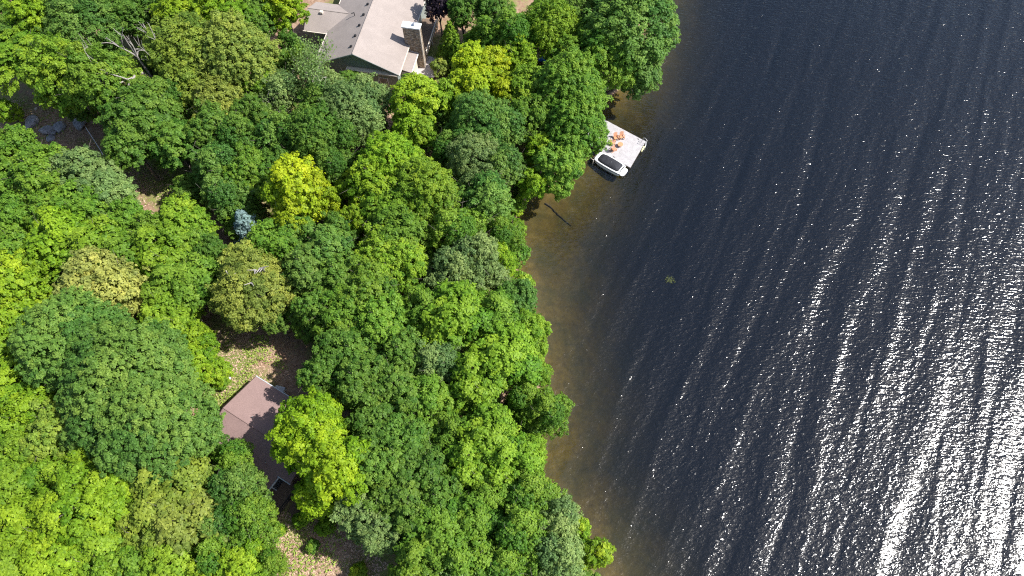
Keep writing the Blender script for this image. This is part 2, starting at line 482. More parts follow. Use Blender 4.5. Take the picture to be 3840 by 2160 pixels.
# stone chimney on the lake side
cc = hp(15.05, 7.25, 0)
m = MB(); m.box((cc[0], cc[1], 7.8), (2.8, 1.1, 9.8), HA); ch = m.build('chimney', M['stone'], house, HB)
m = MB(); m.box((cc[0], cc[1], 12.81), (3.1, 1.35, .22), HA); m.build('chimney_cap', M['white'], ch, HB)
m = MB(); q = hp(15.55, 7.3, 12.9); m.tube([q, (q[0], q[1], 13.25)], .2, 10); m.tube([(q[0], q[1], 13.28), (q[0], q[1], 13.4)], [.3, .12], 10)
m.build('flue', M['steel'], ch, HB, smooth=False)
m = MB(); q = hp(16.5, 6.72, 7.8); m.box(q, (.16, .2, 9.82), HA); m.build('painted_lit_edge', M['cream'], ch, HB)  # added cream strip, its colour paints the sunlit side edge of the chimney
# low lean-to roof under the lake-side eave, with its wall
m = MB(); m.slab([hp(13.5, 2.2, 8.1), hp(15.6, 2.2, 7.55), hp(15.6, 6.6, 7.55), hp(13.5, 6.6, 8.1)], .16)
m.build('lean_to_roof', M['house_roof'], house, HB)
m = MB(); m.box(hp(15.68, 4.4, 7.46), (.12, 4.5, .18), HA); m.box(hp(14.6, 6.68, 7.74), (2.1, .1, .18), HA, math.radians(14.6)); m.build('lean_to_trim', M['white'], house, HB)
m = MB(); m.box(hp(14.5, 4.4, 4.7), (1.6, 4.0, 5.2), HA); m.build('lean_to_wall', M['cream'], house, HB)
# balcony with white rails
m = MB(); m.box(hp(15.2, 12.5, 5.65), (2.9, 8.6, .22), HA); bal = m.build('balcony', M['deck_wood'], house, HB)
m = MB()
m.box(hp(16.6, 12.5, 6.75), (.16, 8.7, .12), HA); m.box(hp(16.6, 12.5, 6.0), (.1, 8.7, .1), HA)
for i in range(8): m.box(hp(16.6, 8.3 + i * 1.2, 6.3), (.13, .13, 1.0), HA)
m.build('railing', M['cream'], bal, HB)
m = MB()
for i in range(40):
    m.box(hp(16.6, 8.4 + i * .21, 6.37), (.03, .03, .7), HA)
m.build('balusters', M['dark_metal'], bal, HB)
for b in (8.6, 12.5, 16.4):
    m = MB(); m.box(hp(16.4, b, 4.3), (.2, .2, 3.0), HA); m.build('post', M['cream'], bal, HB)

# patio deck beside the house
pts = [(-16.3, 90.6), (-13.9, 89.9), (-11.9, 87.6), (-13.4, 85.2), (-16.0, 85.0), (-17.2, 86.2)]
pz = gz(-14.5, 88) + .45
m = MB(); m.slab([(x, y, pz) for x, y in pts], .18)
pd = m.build('patio_deck', M['patio'], None, (-14.5, 88, pz))
tag(pd, 'bleached pale boarded patio deck at the foot of the stone chimney', 'patio deck')
# ------------------------------------------------------------------ cabin (local axes: u along ridge, v down the gable)
CA = math.radians(-30.6)
CO = np.array([-34.1, 30.8])
Cu = np.array([math.cos(CA), math.sin(CA)]); Cv = np.array([math.sin(CA), -math.cos(CA)])
def cp(u, v, z): p = CO + Cu * u + Cv * v; return (p[0], p[1], z)
CB = (-30.0, 23.0, 3.0)
cabin = tag(empty('cabin', CB), 'small cabin with a plain red-brown shingle roof dappled by tree shade', 'cabin')
def cz(v): return 5.6 + 1.6 * (v / 5.6) if v <= 5.6 else 7.2 - 1.6 * (v - 5.6) / 5.6
m = MB()
m.slab([cp(.5, .5, 2.0), cp(.5, 10.4, 2.0), cp(.5, 10.4, cz(10.4) - .2), cp(.5, 5.6, 6.95), cp(.5, .5, cz(.5) - .2)], 10.2, d=(Cu[0], Cu[1], 0))
m.slab([cp(10.7, .5, 2.0), cp(10.7, 8.2, 2.0), cp(10.7, 8.2, cz(8.2) - .2), cp(10.7, 5.6, 6.95), cp(10.7, .5, cz(.5) - .2)], 2.0, d=(Cu[0], Cu[1], 0))
m.build('wall', M['cabin_wall'], cabin, CB)
m = MB()
m.slab([cp(0, 0, cz(0)), cp(13.1, 0, cz(0)), cp(13.1, 5.597, 7.2), cp(0, 5.597, 7.2)], .18)
m.slab([cp(0, 5.603, 7.2), cp(13.1, 5.603, 7.2), cp(13.1, 8.7, cz(8.7)), cp(11.1, 8.7, cz(8.7)), cp(11.1, 10.9, cz(10.9)), cp(0, 10.9, cz(10.9))], .18)
croof = m.build('roof', M['cabin_roof'], cabin, CB)
m = MB(); m.tube([cp(0, 5.6, 7.21), cp(13.1, 5.6, 7.21)], .07, 6); m.build('ridge_cap', M['cabin_roof'], croof, CB)
for u, v in ((4.0, 4.6), (9.0, 8.2)):
    m = MB(); m.tube([cp(u, v, cz(v) - .05), cp(u, v, cz(v) + .4)], .07, 8); m.build('vent_pipe', M['steel'], croof, CB)
for u, v, w, dd in ((12.15, 8.78, 8.7, (1.95, .12, .13)), (11.18, 9.85, 9.85, (.12, 2.1, .12)), (6.5, -.07, 0, (13.2, .12, .13))):
    m = MB(); m.box(cp(u, v, cz(w) - .07), dd, CA); m.build('gutter', M['grey_plastic'], cabin, CB)
for u, sg in ((-.03, -1), (13.13, 1)):
    vs = (0, 5.6, 10.9) if sg < 0 else (0, 5.6, 8.7)
    m = MB()
    m.slab([cp(u, vs[0], cz(vs[0])), cp(u, vs[1], 7.2), cp(u, vs[1], 6.98), cp(u, vs[0], cz(vs[0]) - .22)], .05, d=(sg * Cu[0], sg * Cu[1], 0))
    m.slab([cp(u, vs[1], 7.2), cp(u, vs[2], cz(vs[2])), cp(u, vs[2], cz(vs[2]) - .22), cp(u, vs[1], 6.98)], .05, d=(sg * Cu[0], sg * Cu[1], 0))
    m.build('barge_board', M['cabin_wall'], cabin, CB)
m = MB(); m.box(cp(11.15, 9.5, 4.75), (.12, 1.5, 1.9), CA); f = m.build('window', M['grey_plastic'], cabin, CB)
m = MB(); m.box(cp(11.2, 9.5, 4.75), (.1, 1.3, 1.7), CA); m.build('pane', M['glass'], f, CB)
# cabin deck with black rail
dz = 3.55
m = MB(); m.box(cp(11.7, 10.8, dz), (3.2, 5.0, .16), CA)
db = cp(11.7, 10.8, dz)
cdeck = m.build('cabin_deck', M['deck_wood'], None, db); tag(cdeck, 'narrow brown timber deck with a black rail tucked into the corner of the cabin', 'deck')
m = MB()
m.box(cp(13.28, 9.6, dz + 1.02), (.1, 7.4, .08), CA); m.box(cp(13.28, 9.6, dz + .2), (.06, 7.4, .06), CA)
for i in range(6): m.box(cp(13.28, 6.1 + i * 1.4, dz + .5), (.1, .1, 1.1), CA)
for i in range(48): m.box(cp(13.28, 6.0 + i * .15, dz + .6), (.025, .025, .8), CA)
m.build('railing', M['dark_metal'], cdeck, db)
m = MB()
m.box(cp(14.3, 9.6, 2.9), (1.3, 7.0, .14), CA); m.build('walkway', M['deck_wood'], cdeck, db)
m = MB()
for i in range(4): m.box(cp(12.2, 13.5 + i * .32, dz - .12 - .17 * i), (1.5, .34, .08), CA)
m.build('steps', M['deck_wood'], cdeck, db)
for u, v in ((10.3, 13.1), (13.2, 13.1), (13.2, 8.7)):
    m = MB(); m.box(cp(u, v, 2.7), (.14, .14, 1.6), CA); m.build('post', M['deck_wood'], cdeck, db)

def lawn_chair():
    r = empty('deck_chair', (0, 0, 0))
    g = M['grey_plastic']
    m = MB(); m.box((0, 0, .40), (.56, .54, .05)); m.build('seat', g, r, bevel=.015)
    m = MB(); m.box((0, .30, .72), (.56, .06, .66)); m.build('backrest', g, r, bevel=.015)
    for s in (-1, 1):
        m = MB(); m.box((s * .30, .02, .62), (.06, .56, .04)); m.build('armrest', g, r)
        for y in (-.24, .26):
            m = MB(); m.box((s * .28, y, .20), (.05, .05, .40)); m.build('leg', g, r)
    return r
ch0 = lawn_chair()
for i, (u, v, rz, lb) in enumerate(((10.9, 11.3, 2.5, 'pale grey plastic chair on the cabin deck nearest the roof corner'),
                                  (12.1, 11.9, 1.2, 'pale grey plastic chair on the cabin deck closest to the black rail'),
                                  (11.2, 12.7, -.3, 'pale grey plastic chair at the far outer end of the cabin deck'))):
    o = ch0 if i == 0 else copy_tree(ch0)
    o.location = cp(u, v, dz + .081); o.rotation_euler.z = rz
    tag(o, lb, 'chair', 'pale chairs on the cabin deck')

# pale bin beside the cabin
p = on_ground(1056, 1468); bz = gz(p[0], p[1])
bx = tag(empty('storage_box', (p[0], p[1], bz), CA + .3), 'pale grey lidded storage box standing behind the cabin wall', 'storage box')
m = MB(); m.box((0, 0, .42), (1.25, .8, .84)); m.build('body', M['grey_plastic'], bx, bevel=.03)
m = MB(); m.box((0, 0, .90), (1.32, .88, .1), 0, .06); m.build('lid', M['grey_plastic'], bx, bevel=.02)

# ------------------------------------------------------------------ dock, boat, furniture on the dock
DA = math.radians(-35.5)
NE = np.array([22.55, 74.32]); SE = np.array([19.55, 68.9])
du = np.array([-math.cos(DA), -math.sin(DA)]); dvv = (SE - NE); DL = np.linalg.norm(dvv); dvv = dvv / DL
def dp(s, w, z): p = NE + du * s + dvv * w; return (p[0], p[1], z)
DB = (18.5, 73.5, .6)
dock = tag(empty('dock', DB), 'wide pale weathered timber dock standing out from the wooded shore', 'dock')
m = MB(); bw = .142; n = int(9.5 / bw)
rnd = random.Random(3)
for i in range(n):
    s0 = i * bw; s1 = s0 + bw - .012
    e = rnd.uniform(0, .03); zz = .6 + rnd.uniform(-.006, .006)
    m.slab([dp(s0, -e, zz), dp(s1, -e, zz), dp(s1, DL + e, zz), dp(s0, DL + e, zz)][::-1], .04)
dm = speckled('weathered_board', (.47, .445, .45), .14, 1.3, .85, .01, 6)
m.build('decking', dm, dock, DB)
m = MB()
for a, b in (((-.04, .05), (-.04, DL - .05)), ((-.04, DL + .02), (9.5, DL + .02)), ((-.04, -.02), (9.5, -.02))):
    p, q = dp(*a, .35), dp(*b, .35)
    m.slab([p, q, (q[0], q[1], .545), (p[0], p[1], .545)], .06, d=(dvv[0], dvv[1], 0) if a[0] != b[0] else (du[0], du[1], 0))
m.build('fascia_board', M['fascia'], dock, DB)
for s, w in ((.3, .3), (.3, DL - .3), (4.5, .3), (4.5, DL - .3), (8.5, .3), (8.5, DL - .3)):
    m = MB(); m.tube([dp(s, w, -4), dp(s, w, .54)], .12, 8); m.build('pile', M['fascia'], dock, DB)
for s, w in ((3.3, DL - .25), (6.5, DL - .25), (1.3, .3)):
    m = MB(); c = dp(s, w, .66); m.box(c, (.3, .06, .05), DA); m.box((c[0], c[1], .62), (.1, .06, .07), DA); m.build('cleat', M['dark_metal'], dock, DB)
m = MB()                                   # ladder at the outer corner
for w in (.25, .75):
    m.tube([dp(.55, w, .6), dp(.5, w, 1.45), dp(.2, w, 1.6), dp(-.25, w, 1.35), dp(-.3, w, -1.2)], .035, 8)
for z in (-.8, -.4, 0, .3): m.tube([dp(-.29, .25, z), dp(-.29, .75, z)], .03, 6)
m.build('ladder', M['gel'], dock, DB, smooth=True)
m = MB(); m.tube([dp(-.18, 1.05, .62), dp(-.2, 1.25, .63), dp(-.22, 2.1, .58), dp(-.24, 2.3, .56)], [.08, .16, .16, .06], 10)
fd = m.build('dock_fender', M['yellow'], None, dp(-.2, 1.7, .6), smooth=True)
tag(fd, 'pale yellow foam fender lying along the outer dock edge by the ladder', 'fender')

BA = math.radians(-36.8)
BC = np.array([16.55, 69.45])
boat = tag(empty('motorboat', (BC[0], BC[1], 0), BA), 'white motorboat under a black canvas cover moored beside the dock', 'boat')
def ring(pts, z, grow=0.0):
    return [(x + (grow if x > 0 else -grow), y + (grow if y > 0 else -grow), z) for x, y in pts]
half = [(-3.0, .55), (-2.85, .95), (-2.3, 1.10), (-1.0, 1.17), (.6, 1.16), (1.7, 1.08), (2.05, .95)]
out = half + [(x, -y) for x, y in half[::-1]]
def loft(rings, cap_top=True, cap_bot=True):
    m = MB(); n = len(rings[0]); vs = [p for r in rings for p in r]; fs = []
    for k in range(len(rings) - 1):
        for j in range(n): fs.append((k * n + j, k * n + (j + 1) % n, (k + 1) * n + (j + 1) % n, (k + 1) * n + j))
    if cap_bot: fs.append(tuple(range(n - 1, -1, -1)))
    if cap_top: fs.append(tuple(range((len(rings) - 1) * n, len(rings) * n)))
    return m.add(vs, fs)
sc = lambda k, z, dx=0: [(x * k + dx, y * k, z) for x, y in out]
hull = loft([sc(.80, -.35), sc(.96, .12), sc(1.0, .55), sc(1.02, .80), sc(.97, .86), sc(.90, .86)]).build('hull', M['gel'], boat, smooth=False, bevel=.02)
m = loft([sc(1.015, .60), sc(1.035, .64), sc(1.035, .70), sc(1.015, .73)], False, False); m.build('rub_rail', M['dark_metal'], hull)
ch_ = [(-2.45, .50), (-2.25, .80), (-1.7, .93), (-.6, .95), (.6, .93), (1.35, .86), (1.6, .70)]
co = ch_ + [(x, -y) for x, y in ch_[::-1]]
cs = lambda k, z: [(x * k - .0, y * k, z) for x, y in co]
loft([cs(1.0, .85), cs(1.0, .93), cs(.95, 1.02), cs(.75, 1.16), cs(.4, 1.26), cs(.1, 1.30)]).build('cover', M['cover'], boat, smooth=True)
sp_ = [(2.05, .90), (2.5, .86), (2.72, .62), (2.78, 0), (2.72, -.62), (2.5, -.86), (2.05, -.90)]
loft([[(x, y, .40) for x, y in sp_], [(x, y, .50) for x, y in sp_]]).build('swim_platform', M['gel'], boat, bevel=.015)
m = MB(); m.box((1.92, .0, .90), (.10, 1.5, .08)); m.box((2.06, .0, .60), (.04, 1.5, .22)); m.build('stern_rail', M['dark_metal'], boat)
m = MB(); m.tube([(-.2, -.1, 1.27), (-.2, -.1, 1.40)], [.09, .03], 8); m.build('cover_vent', M['steel'], boat)
for x0, x1 in ((-2.2, -2.7), (1.6, 1.9)):
    m = MB(); m.tube([(x0, 1.12, .9), ((x0 + x1) / 2, 1.5, .72), (x1, 1.95, .68)], .025, 5); m.build('mooring_line', M['white'], boat)
m = MB(); m.box((-3.05, 0, .55), (.5, 1.3, .1)); m.build('bow_step', M['fascia'], boat)
m = MB(); m.tube([(-2.9, -1.25, -1.5), (-2.9, -1.25, 1.0), (-3.6, -1.3, 1.1)], .07, 8)
p = M['cream']; ml = m.build('mooring_post', p, None, (0, 0, 0)); ml.location = (BC[0], BC[1], 0); ml.rotation_euler.z = BA
tag(ml, 'bent cream mooring post beside the bow of the covered boat', 'mooring post')

def adirondack():
    r = empty('adirondack_chair', (0, 0, 0)); g = M['orange']
    m = MB()
    for i in range(5): m.box((0, -.30 + i * .12, .40 - i * .022), (.56, .10, .03))
    m.build('seat', g, r)
    m = MB()
    for i in range(6):
        x = -.26 + i * .104; hgt = .78 + .12 * (1 - (x / .26) ** 2)
        m.slab([(x - .047, .26, .30), (x + .047, .26, .30), (x * 1.15 + .047, .26 + hgt * .38, .30 + hgt * .86), (x * 1.15 - .047, .26 + hgt * .38, .30 + hgt * .86)], .025, d=(0, .9, -.4))
    m.build('backrest', g, r)
    for s in (-1, 1):
        m = MB(); m.slab([(s * .30, -.42, .60), (s * .44, -.42, .60), (s * .42, .32, .60), (s * .32, .32, .60)][::s], .03); m.build('armrest', g, r)
        m = MB(); m.box((s * .35, -.34, .29), (.05, .11, .58)); m.build('leg', g, r)
        m = MB(); m.slab([(s * .31, -.44, .38), (s * .31, -.44, .24), (s * .31, .62, .0), (s * .31, .62, .10)], .04, d=(s, 0, 0)); m.build('leg', g, r)
    return r
a0 = adirondack()
tb = on_ground(0, 0)
tx, ty = 18.15, 73.35
for i, (x, y, dr, lb) in enumerate(((18.55, 75.05, None, 'orange timber garden chair farthest out along the upper dock edge'),
                                   (17.55, 74.85, None, 'orange timber garden chair second from the upper dock edge, beside the outermost one'),
                                   (16.95, 73.75, None, 'orange timber garden chair in the middle of the row, facing the round table'),
                                   (17.0, 72.45, None, 'orange timber garden chair closest to the black boat cover'))):
    o = a0 if i == 0 else copy_tree(a0)
    o.location = (x, y, .602)
    o.rotation_euler.z = math.atan2(ty - y, tx - x) + math.pi / 2 + (.35, -.1, .15, -.1)[i]
    tag(o, lb, 'chair', 'orange garden chairs on the dock')
t = tag(empty('round_table', (tx, ty, .602)), 'low round orange timber table in front of the four dock chairs', 'table')
m = MB()
m.tube([(0, 0, .46), (0, 0, .50)], .46, 24); m.build('tabletop', M['orange'], t, bevel=.01)
for k in range(4):
    m = MB(); c, s = math.cos(k * math.pi / 2 + .6), math.sin(k * math.pi / 2 + .6); m.box((.28 * c, .28 * s, .23), (.07, .07, .459), k * math.pi / 2 + .6); m.build('leg', M['orange'], t)

# ------------------------------------------------------------------ rocks, log, cable, tarp, water weed
def rock(name, px, py, r, m_, label, seed, flat=.6, sink=.25, group=None):
    x, y, z = on_ground(px, py)
    rg = np.random.default_rng(seed)
    import bmesh
    bm = bmesh.new(); bmesh.ops.create_icosphere(bm, subdivisions=3, radius=1.0)
    cut = [(Vector(rg.normal(size=3)).normalized(), rg.uniform(.55, .9)) for _ in range(11)]
    for v in bm.verts:
        c = v.co.copy()
        for nrm, d in cut:
            k = c.dot(nrm)
            if k > d: c -= nrm * (k - d) * .9
        c *= 1 + .05 * math.sin(c.x * 7 + seed) * math.sin(c.y * 6 + c.z * 8)
        v.co = Vector((c.x * r * (1 + .25 * math.sin(seed)), c.y * r, c.z * r * flat))
    me = bpy.data.meshes.new(name); bm.to_mesh(me); bm.free(); me.materials.append(m_)
    o = bpy.data.objects.new(name, me); COL.objects.link(o)
    o.location = (x, y, z + r * flat * (1 - 2 * sink) * .5); o.rotation_euler.z = seed * 1.7
    return tag(o, label, 'rock', group)
rg_ = 'boulders beside the gravel clearing'
rock('boulder', 119, 465, 1.35, M['boulder'], 'dark granite boulder at the left end of the shaded row', 1, .6, group=rg_)
rock('boulder', 176, 492, 1.1, M['boulder'], 'rounded bluish boulder at the sunlit tip of the shaded row', 2, .75, group=rg_)
rock('boulder', 228, 480, 1.2, M['boulder'], 'low dark boulder right of the rounded bluish one', 3, .5, group=rg_)
rock('boulder', 300, 468, 1.5, M['boulder'], 'wide dark boulder farthest right in deep tree shade', 4, .5, group=rg_)
rock('boulder', 204, 503, .55, M['boulder'], 'small dark stone wedged between two bigger boulders', 5, .7, group=rg_)
rock('boulder', 190, 520, .8, M['boulder'], 'flat dark boulder lowest in the shaded row', 6, .45, group=rg_)
rock('boulder', 668, 726, 1.1, M['pale_stone'], 'pale tan rock slab at the edge of the small gravel patch', 7, .6)
rock('boulder', 226, 583, .7, M['pale_stone'], 'small pale stone on bare soil below the boulders', 8, .5)
rock('boulder', 862, 1418, .20, M['white'], 'small white stone in the grassy clearing above the cabin', 9, .6)
rock('boulder', 136, 408, .45, M['pale_stone'], 'pale rock in the gravel above the boulders', 11, .6)
m = MB()
p0 = on_ground(346, 505); p1 = on_ground(421, 622)
a = Vector(p0) + Vector((0, 0, 2.4)); b = Vector(p1) + Vector((0, 0, 2.4))
ps = [a.lerp(b, k / 10) - Vector((0, 0, .35 * math.sin(math.pi * k / 10))) for k in range(11)]
a0_ = Vector(p0) + Vector((0, 0, -.3)); b0_ = Vector(p1) + Vector((0, 0, -.3))
m.tube([a0_] + ps + [b0_], .05, 5)
cb = m.build('cable', M['steel'], None, (0, 0, 0)); tag(cb, 'thin pale cable strung low across the shaded ground right of the boulders', 'cable')
p0, p1 = un(2045, 772, -.9), un(2140, 855, -1.6)
m = MB(); pts = [Vector(p0).lerp(Vector(p1), k / 6) + Vector((.12 * math.sin(k * 1.2), .1 * math.sin(k * 2), 0)) for k in range(7)]
pts = [Vector((q.x, q.y, gz(q.x, q.y) + .14)) for q in pts]
m.tube(pts, [.16, .17, .15, .14, .12, .09, .05], 7)
lg = m.build('sunken_log', M['sunken'], None, tuple(pts[0])); tag(lg, 'long dark sunken log lying on the brown lake bed near the shore', 'log')
p = on_ground(2045, 228)
m = MB(); m.slab([(p[0] - 1.3, p[1] - .2, p[2] + .5), (p[0] - .3, p[1] - .5, p[2] + .75), (p[0] + 1.2, p[1] + .1, p[2] + .65), (p[0] + .9, p[1] + .7, p[2] + .35), (p[0] - .8, p[1] + .6, p[2] + .4)][::1], .5)
tp_ = m.build('tarp', M['blue'], None, tuple(p), bevel=.1); tag(tp_, 'bright blue tarp glimpsed between the trees near the shore', 'tarp')

# ------------------------------------------------------------------ trees
LEAFW = 1.0
def poisson(P, rng, dmin):
    keep = []
    cell = {}
    for i in rng.permutation(len(P)):
        p = P[i]; c = tuple((p // dmin).astype(int))
        ok = True
        for dx in (-1, 0, 1):
            for dy in (-1, 0, 1):
                for dz_ in (-1, 0, 1):
                    for j in cell.get((c[0] + dx, c[1] + dy, c[2] + dz_), ()):
                        if ((P[j] - p) ** 2).sum() < dmin * dmin: ok = False; break
                    if not ok: break
                if not ok: break
            if not ok: break
        if ok: keep.append(i); cell.setdefault(c, []).append(i)
    return P[keep], np.array(keep)

def unit(a): return a / np.maximum(np.linalg.norm(a, axis=-1, keepdims=True), 1e-9)

def quads(C, N, size, rng, asp=.62):
    n = len(C)
    r = rng.normal(size=(n, 3)); T = unit(np.cross(N, r)); B = np.cross(N, T)
    s = size * rng.uniform(.65, 1.35, (n, 1))
    T = T * s * .5; B = B * s * .5 * asp
    bend = N * s * .12
    V = np.stack([C - T, C - B + bend * .5, C + T, C + B + bend * .5], 1).reshape(-1, 3)
    F = np.arange(4 * n).reshape(n, 4)
    return V, F

def make_crown(seed, R, z0, z1, nb, crad, leaf, per, flat=.6, spread=.6, brad=.46, jag=.25, up=.55, core=.12, ray=.35):
    """crown of boughs > leaf clumps > leaves; z0..z1 the height range"""
    rng = np.random.default_rng(seed)
    zc = z0 + (z1 - z0) * .52; hz = (z1 - z0) * .5
    ga = math.pi * (3 - math.sqrt(5))
    bc, br = [], []
    for k in range(nb):
        t = (k + .5) / nb
        ct = 1 - 1.35 * t                       # from the top down to below the waist
        th = k * ga + rng.uniform(-.3, .3)
        st = math.sqrt(max(0, 1 - ct * ct))
        rr = spread * (1 + rng.uniform(-jag, jag))
        bc.append((R * rr * st * math.cos(th), R * rr * st * math.sin(th), zc + hz * ct * spread * (1 + rng.uniform(-.15, .15))))
        br.append(R * brad * rng.uniform(.78, 1.22))
    bc.append((0, 0, zc)); br.append(R * brad * .9)
    bc = np.array(bc); br = np.array(br)
    ez = np.minimum(hz * .62, br) / br
    P, O, TB = [], [], []
    for k in range(len(bc)):
        n = int(26 * (br[k] / crad) ** 2)
        d = unit(rng.normal(size=(n, 3))); d = d[d[:, 2] > -.55]
        s = d * br[k] * np.where(rng.random((len(d), 1)) < .2, rng.uniform(1.05, 1.34, (len(d), 1)), rng.uniform(.78, 1.10, (len(d), 1))); s[:, 2] *= ez[k]
        p = bc[k] + s
        inside = np.zeros(len(p), bool)
        for j in range(len(bc)):
            if j == k: continue
            q = (p - bc[j]); q[:, 2] /= ez[j]
            inside |= (np.linalg.norm(q, axis=1) < br[j] * .86)
        P.append(p[~inside]); O.append(d[~inside]); TB.append(np.full((~inside).sum(), rng.normal() * .7))
    P = np.concatenate(P); O = np.concatenate(O); TB = np.concatenate(TB)
    C, idx = poisson(P, rng, crad * 1.3)
    O = O[idx]; tb = TB[idx] + rng.normal(size=len(C)) * .55
    # inner sparse clumps
    n2 = int(len(C) * core)
    ci = bc[rng.integers(0, len(bc), n2)] + rng.normal(size=(n2, 3)) * R * .22
    C = np.concatenate([C, ci]); O = np.concatenate([O, np.tile([0, 0, 1.0], (n2, 1))]); tb = np.concatenate([tb, rng.normal(size=n2) * .3])
    sz = crad * rng.uniform(.65, 1.35, len(C))
    rep = rng.poisson(per * (sz / crad) ** 2) + 4
    ck = np.repeat(np.arange(len(C)), rep)
    d = unit(rng.normal(size=(len(ck), 3)) + O[ck] * .7 + np.array([0, 0, .35]))
    rad = rng.uniform(.25, 1.0, (len(ck), 1)) ** .5
    off = d * rad * sz[ck][:, None] * rng.uniform(.85, 1.2, (len(ck), 1)); off[:, 2] *= flat
    oh = unit(O[ck] * np.array([1, 1, .25]) + rng.normal(size=(len(C), 3))[ck] * .35); pr_ = (off * oh).sum(1, keepdims=True)
    off = off + oh * pr_ * ray - np.array([0, 0, 1.0]) * np.maximum(pr_, 0) * ray * .35
    L = C[ck] + off
    N = unit(d * .55 + O[ck] * .35 + np.array([0, 0, up]) + rng.normal(size=d.shape) * .38)
    k = R / np.percentile(np.hypot(L[:, 0], L[:, 1]), 96); L[:, :2] *= k; bc = bc * np.array([k, k, 1])
    V, F = quads(L, N, leaf * LEAFW, rng)
    return V, F, np.repeat(np.clip(tb[ck], -1.6, 1.6), 4), bc

def make_trunk(seed, z0, H, r0, tips, lean=.3):
    rng = np.random.default_rng(seed + 999)
    m = MB()
    top = H * .62
    w = rng.uniform(-lean, lean, 2)
    path = [Vector((w[0] * math.sin(k / 6 * 2.5), w[1] * math.sin(k / 6 * 2.1), -1.2 + (top + 1.2) * k / 6)) for k in range(7)]
    m.tube(path, [r0 * (1.25 if k == 0 else 1 - .11 * k) for k in range(7)], 8)
    for tip in tips:
        k = rng.uniform(3.0, 5.8); i = int(k); b = path[i].lerp(path[min(i + 1, 6)], k - i)
        tip = Vector(tip); mid = b.lerp(tip, .5) + Vector((0, 0, -.06 * (tip - b).length)) + Vector(rng.normal(size=3) * .15)
        m.tube([b, mid, tip], [r0 * .42, r0 * .27, r0 * .08], 5)
        for _ in range(3):
            if rng.random() < .5:          # a twig that shows through the leaves
                o_ = Vector((tip.x, tip.y, 0)) * .45 + Vector((0, 0, 1.2)) + Vector(rng.normal(size=3)) * .8
                m.tube([tip, tip + o_ * .6 + Vector(rng.normal(size=3)) * .2, tip + o_], [r0 * .10, r0 * .07, r0 * .03], 4)
            e = tip + Vector(rng.normal(size=3) * Vector((1, 1, .7)).length * .5)
            m.tube([mid.lerp(tip, rng.uniform(.2, .7)), e], [r0 * .14, r0 * .03], 4)
    me = bpy.data.meshes.new('trunk'); me.from_pydata(m.v, [], m.f); me.materials.append(M['bark']); me.update()
    return me

PROTO = {}
def proto(kind, R, H, seeds, nb, crad, leaf, per, z0f=.24, **kw):
    for s in seeds:
        V, F, T, bc = make_crown(s, R, H * z0f, H, nb, crad, leaf, per, **kw)
        cm = mesh_np('crown', V, F, M['leaf'], T)
        tips = [tuple(b) for b in bc[:-1]]
        PROTO.setdefault(kind, []).append((R, H, cm, make_trunk(s, 0, H, .022 * H, tips)))

proto('maple', 5.4, 15, (11, 12), 15, .66, .33, 78, flat=.45, spread=.66, brad=.40, ray=1.0, jag=.4)
proto('maple', 3.6, 12, (13, 14), 10, .58, .32, 70, flat=.45, spread=.66, brad=.42, ray=1.0, jag=.4)
proto('oak', 5.4, 15, (21, 22), 15, .48, .27, 48, flat=.72, spread=.62, brad=.42, jag=.35)
proto('oak', 3.6, 12, (23, 24), 10, .45, .27, 46, flat=.72, spread=.62, brad=.44, jag=.35)
proto('ash', 5.2, 15, (31, 32), 17, .43, .25, 34, flat=.8, spread=.64, brad=.40, jag=.45, up=.35, ray=.6)
proto('ash', 3.4, 12, (33,), 11, .42, .25, 32, flat=.8, spread=.64, brad=.42, jag=.45, up=.35, ray=.6)
proto('spread', 7.0, 15, (41, 42), 19, .50, .28, 54, z0f=.45, flat=.5, spread=.68, brad=.40, up=.8)
proto('pale', 4.6, 14, (51,), 12, .46, .34, 26, flat=.8, spread=.62, brad=.44, jag=.4, up=.4)
proto('bush', 1.7, 3.4, (61, 62), 6, .42, .28, 42, z0f=.08, flat=.7, spread=.55, brad=.52)

def conifer(seed, R, H, leaf, droop=.25):
    rng = np.random.default_rng(seed); L, N, T = [], [], []
    z = H * .1
    while z < H:
        f = 1 - (z - H * .1) / (H * .9); r = R * (f ** .85) + .12
        nbr = max(5, int(14 * f + 5))
        for k in range(nbr):
            th = rng.uniform(0, 2 * math.pi); ln = r * rng.uniform(.75, 1.15); n = int(22 * ln / R * 4.0) + 6
            t = rng.uniform(.1, 1, n) ** .6
            wd = .22 * ln * (1 - t * .7)
            s = rng.normal(size=n) * wd
            x = t * ln; zz = z - droop * t * t * ln + rng.normal(size=n) * .08 + .1 * t
            L.append(np.column_stack([x * math.cos(th) - s * math.sin(th), x * math.sin(th) + s * math.cos(th), zz]))
            N.append(unit(np.column_stack([np.full(n, math.cos(th) * .4), np.full(n, math.sin(th) * .4), np.full(n, .8)]) + rng.normal(size=(n, 3)) * .4))
            T.append(np.full(n, rng.normal() * .5))
        z += H * .045 * (.6 + .6 * f)
    L = np.concatenate(L); N = np.concatenate(N); T = np.concatenate(T)
    V, F = quads(L, N, leaf, rng, .4)
    m = MB(); m.tube([(0, 0, -.8), (0, 0, H * .5), (0, 0, H * .98)], [.02 * H, .012 * H, .01], 7)
    me = bpy.data.meshes.new('trunk'); me.from_pydata(m.v, [], m.f); me.materials.append(M['bark']); me.update()
    return R, H, mesh_np('crown', V, F, M['leaf'], np.repeat(T, 4)), me
PROTO['spruce'] = [conifer(71, 2.2, 9.0, .30)]
PROTO['cedar'] = [conifer(72, 2.4, 10.0, .32, .1)]
PROTO['pine'] = [conifer(73, 3.2, 13.0, .36, .15)]

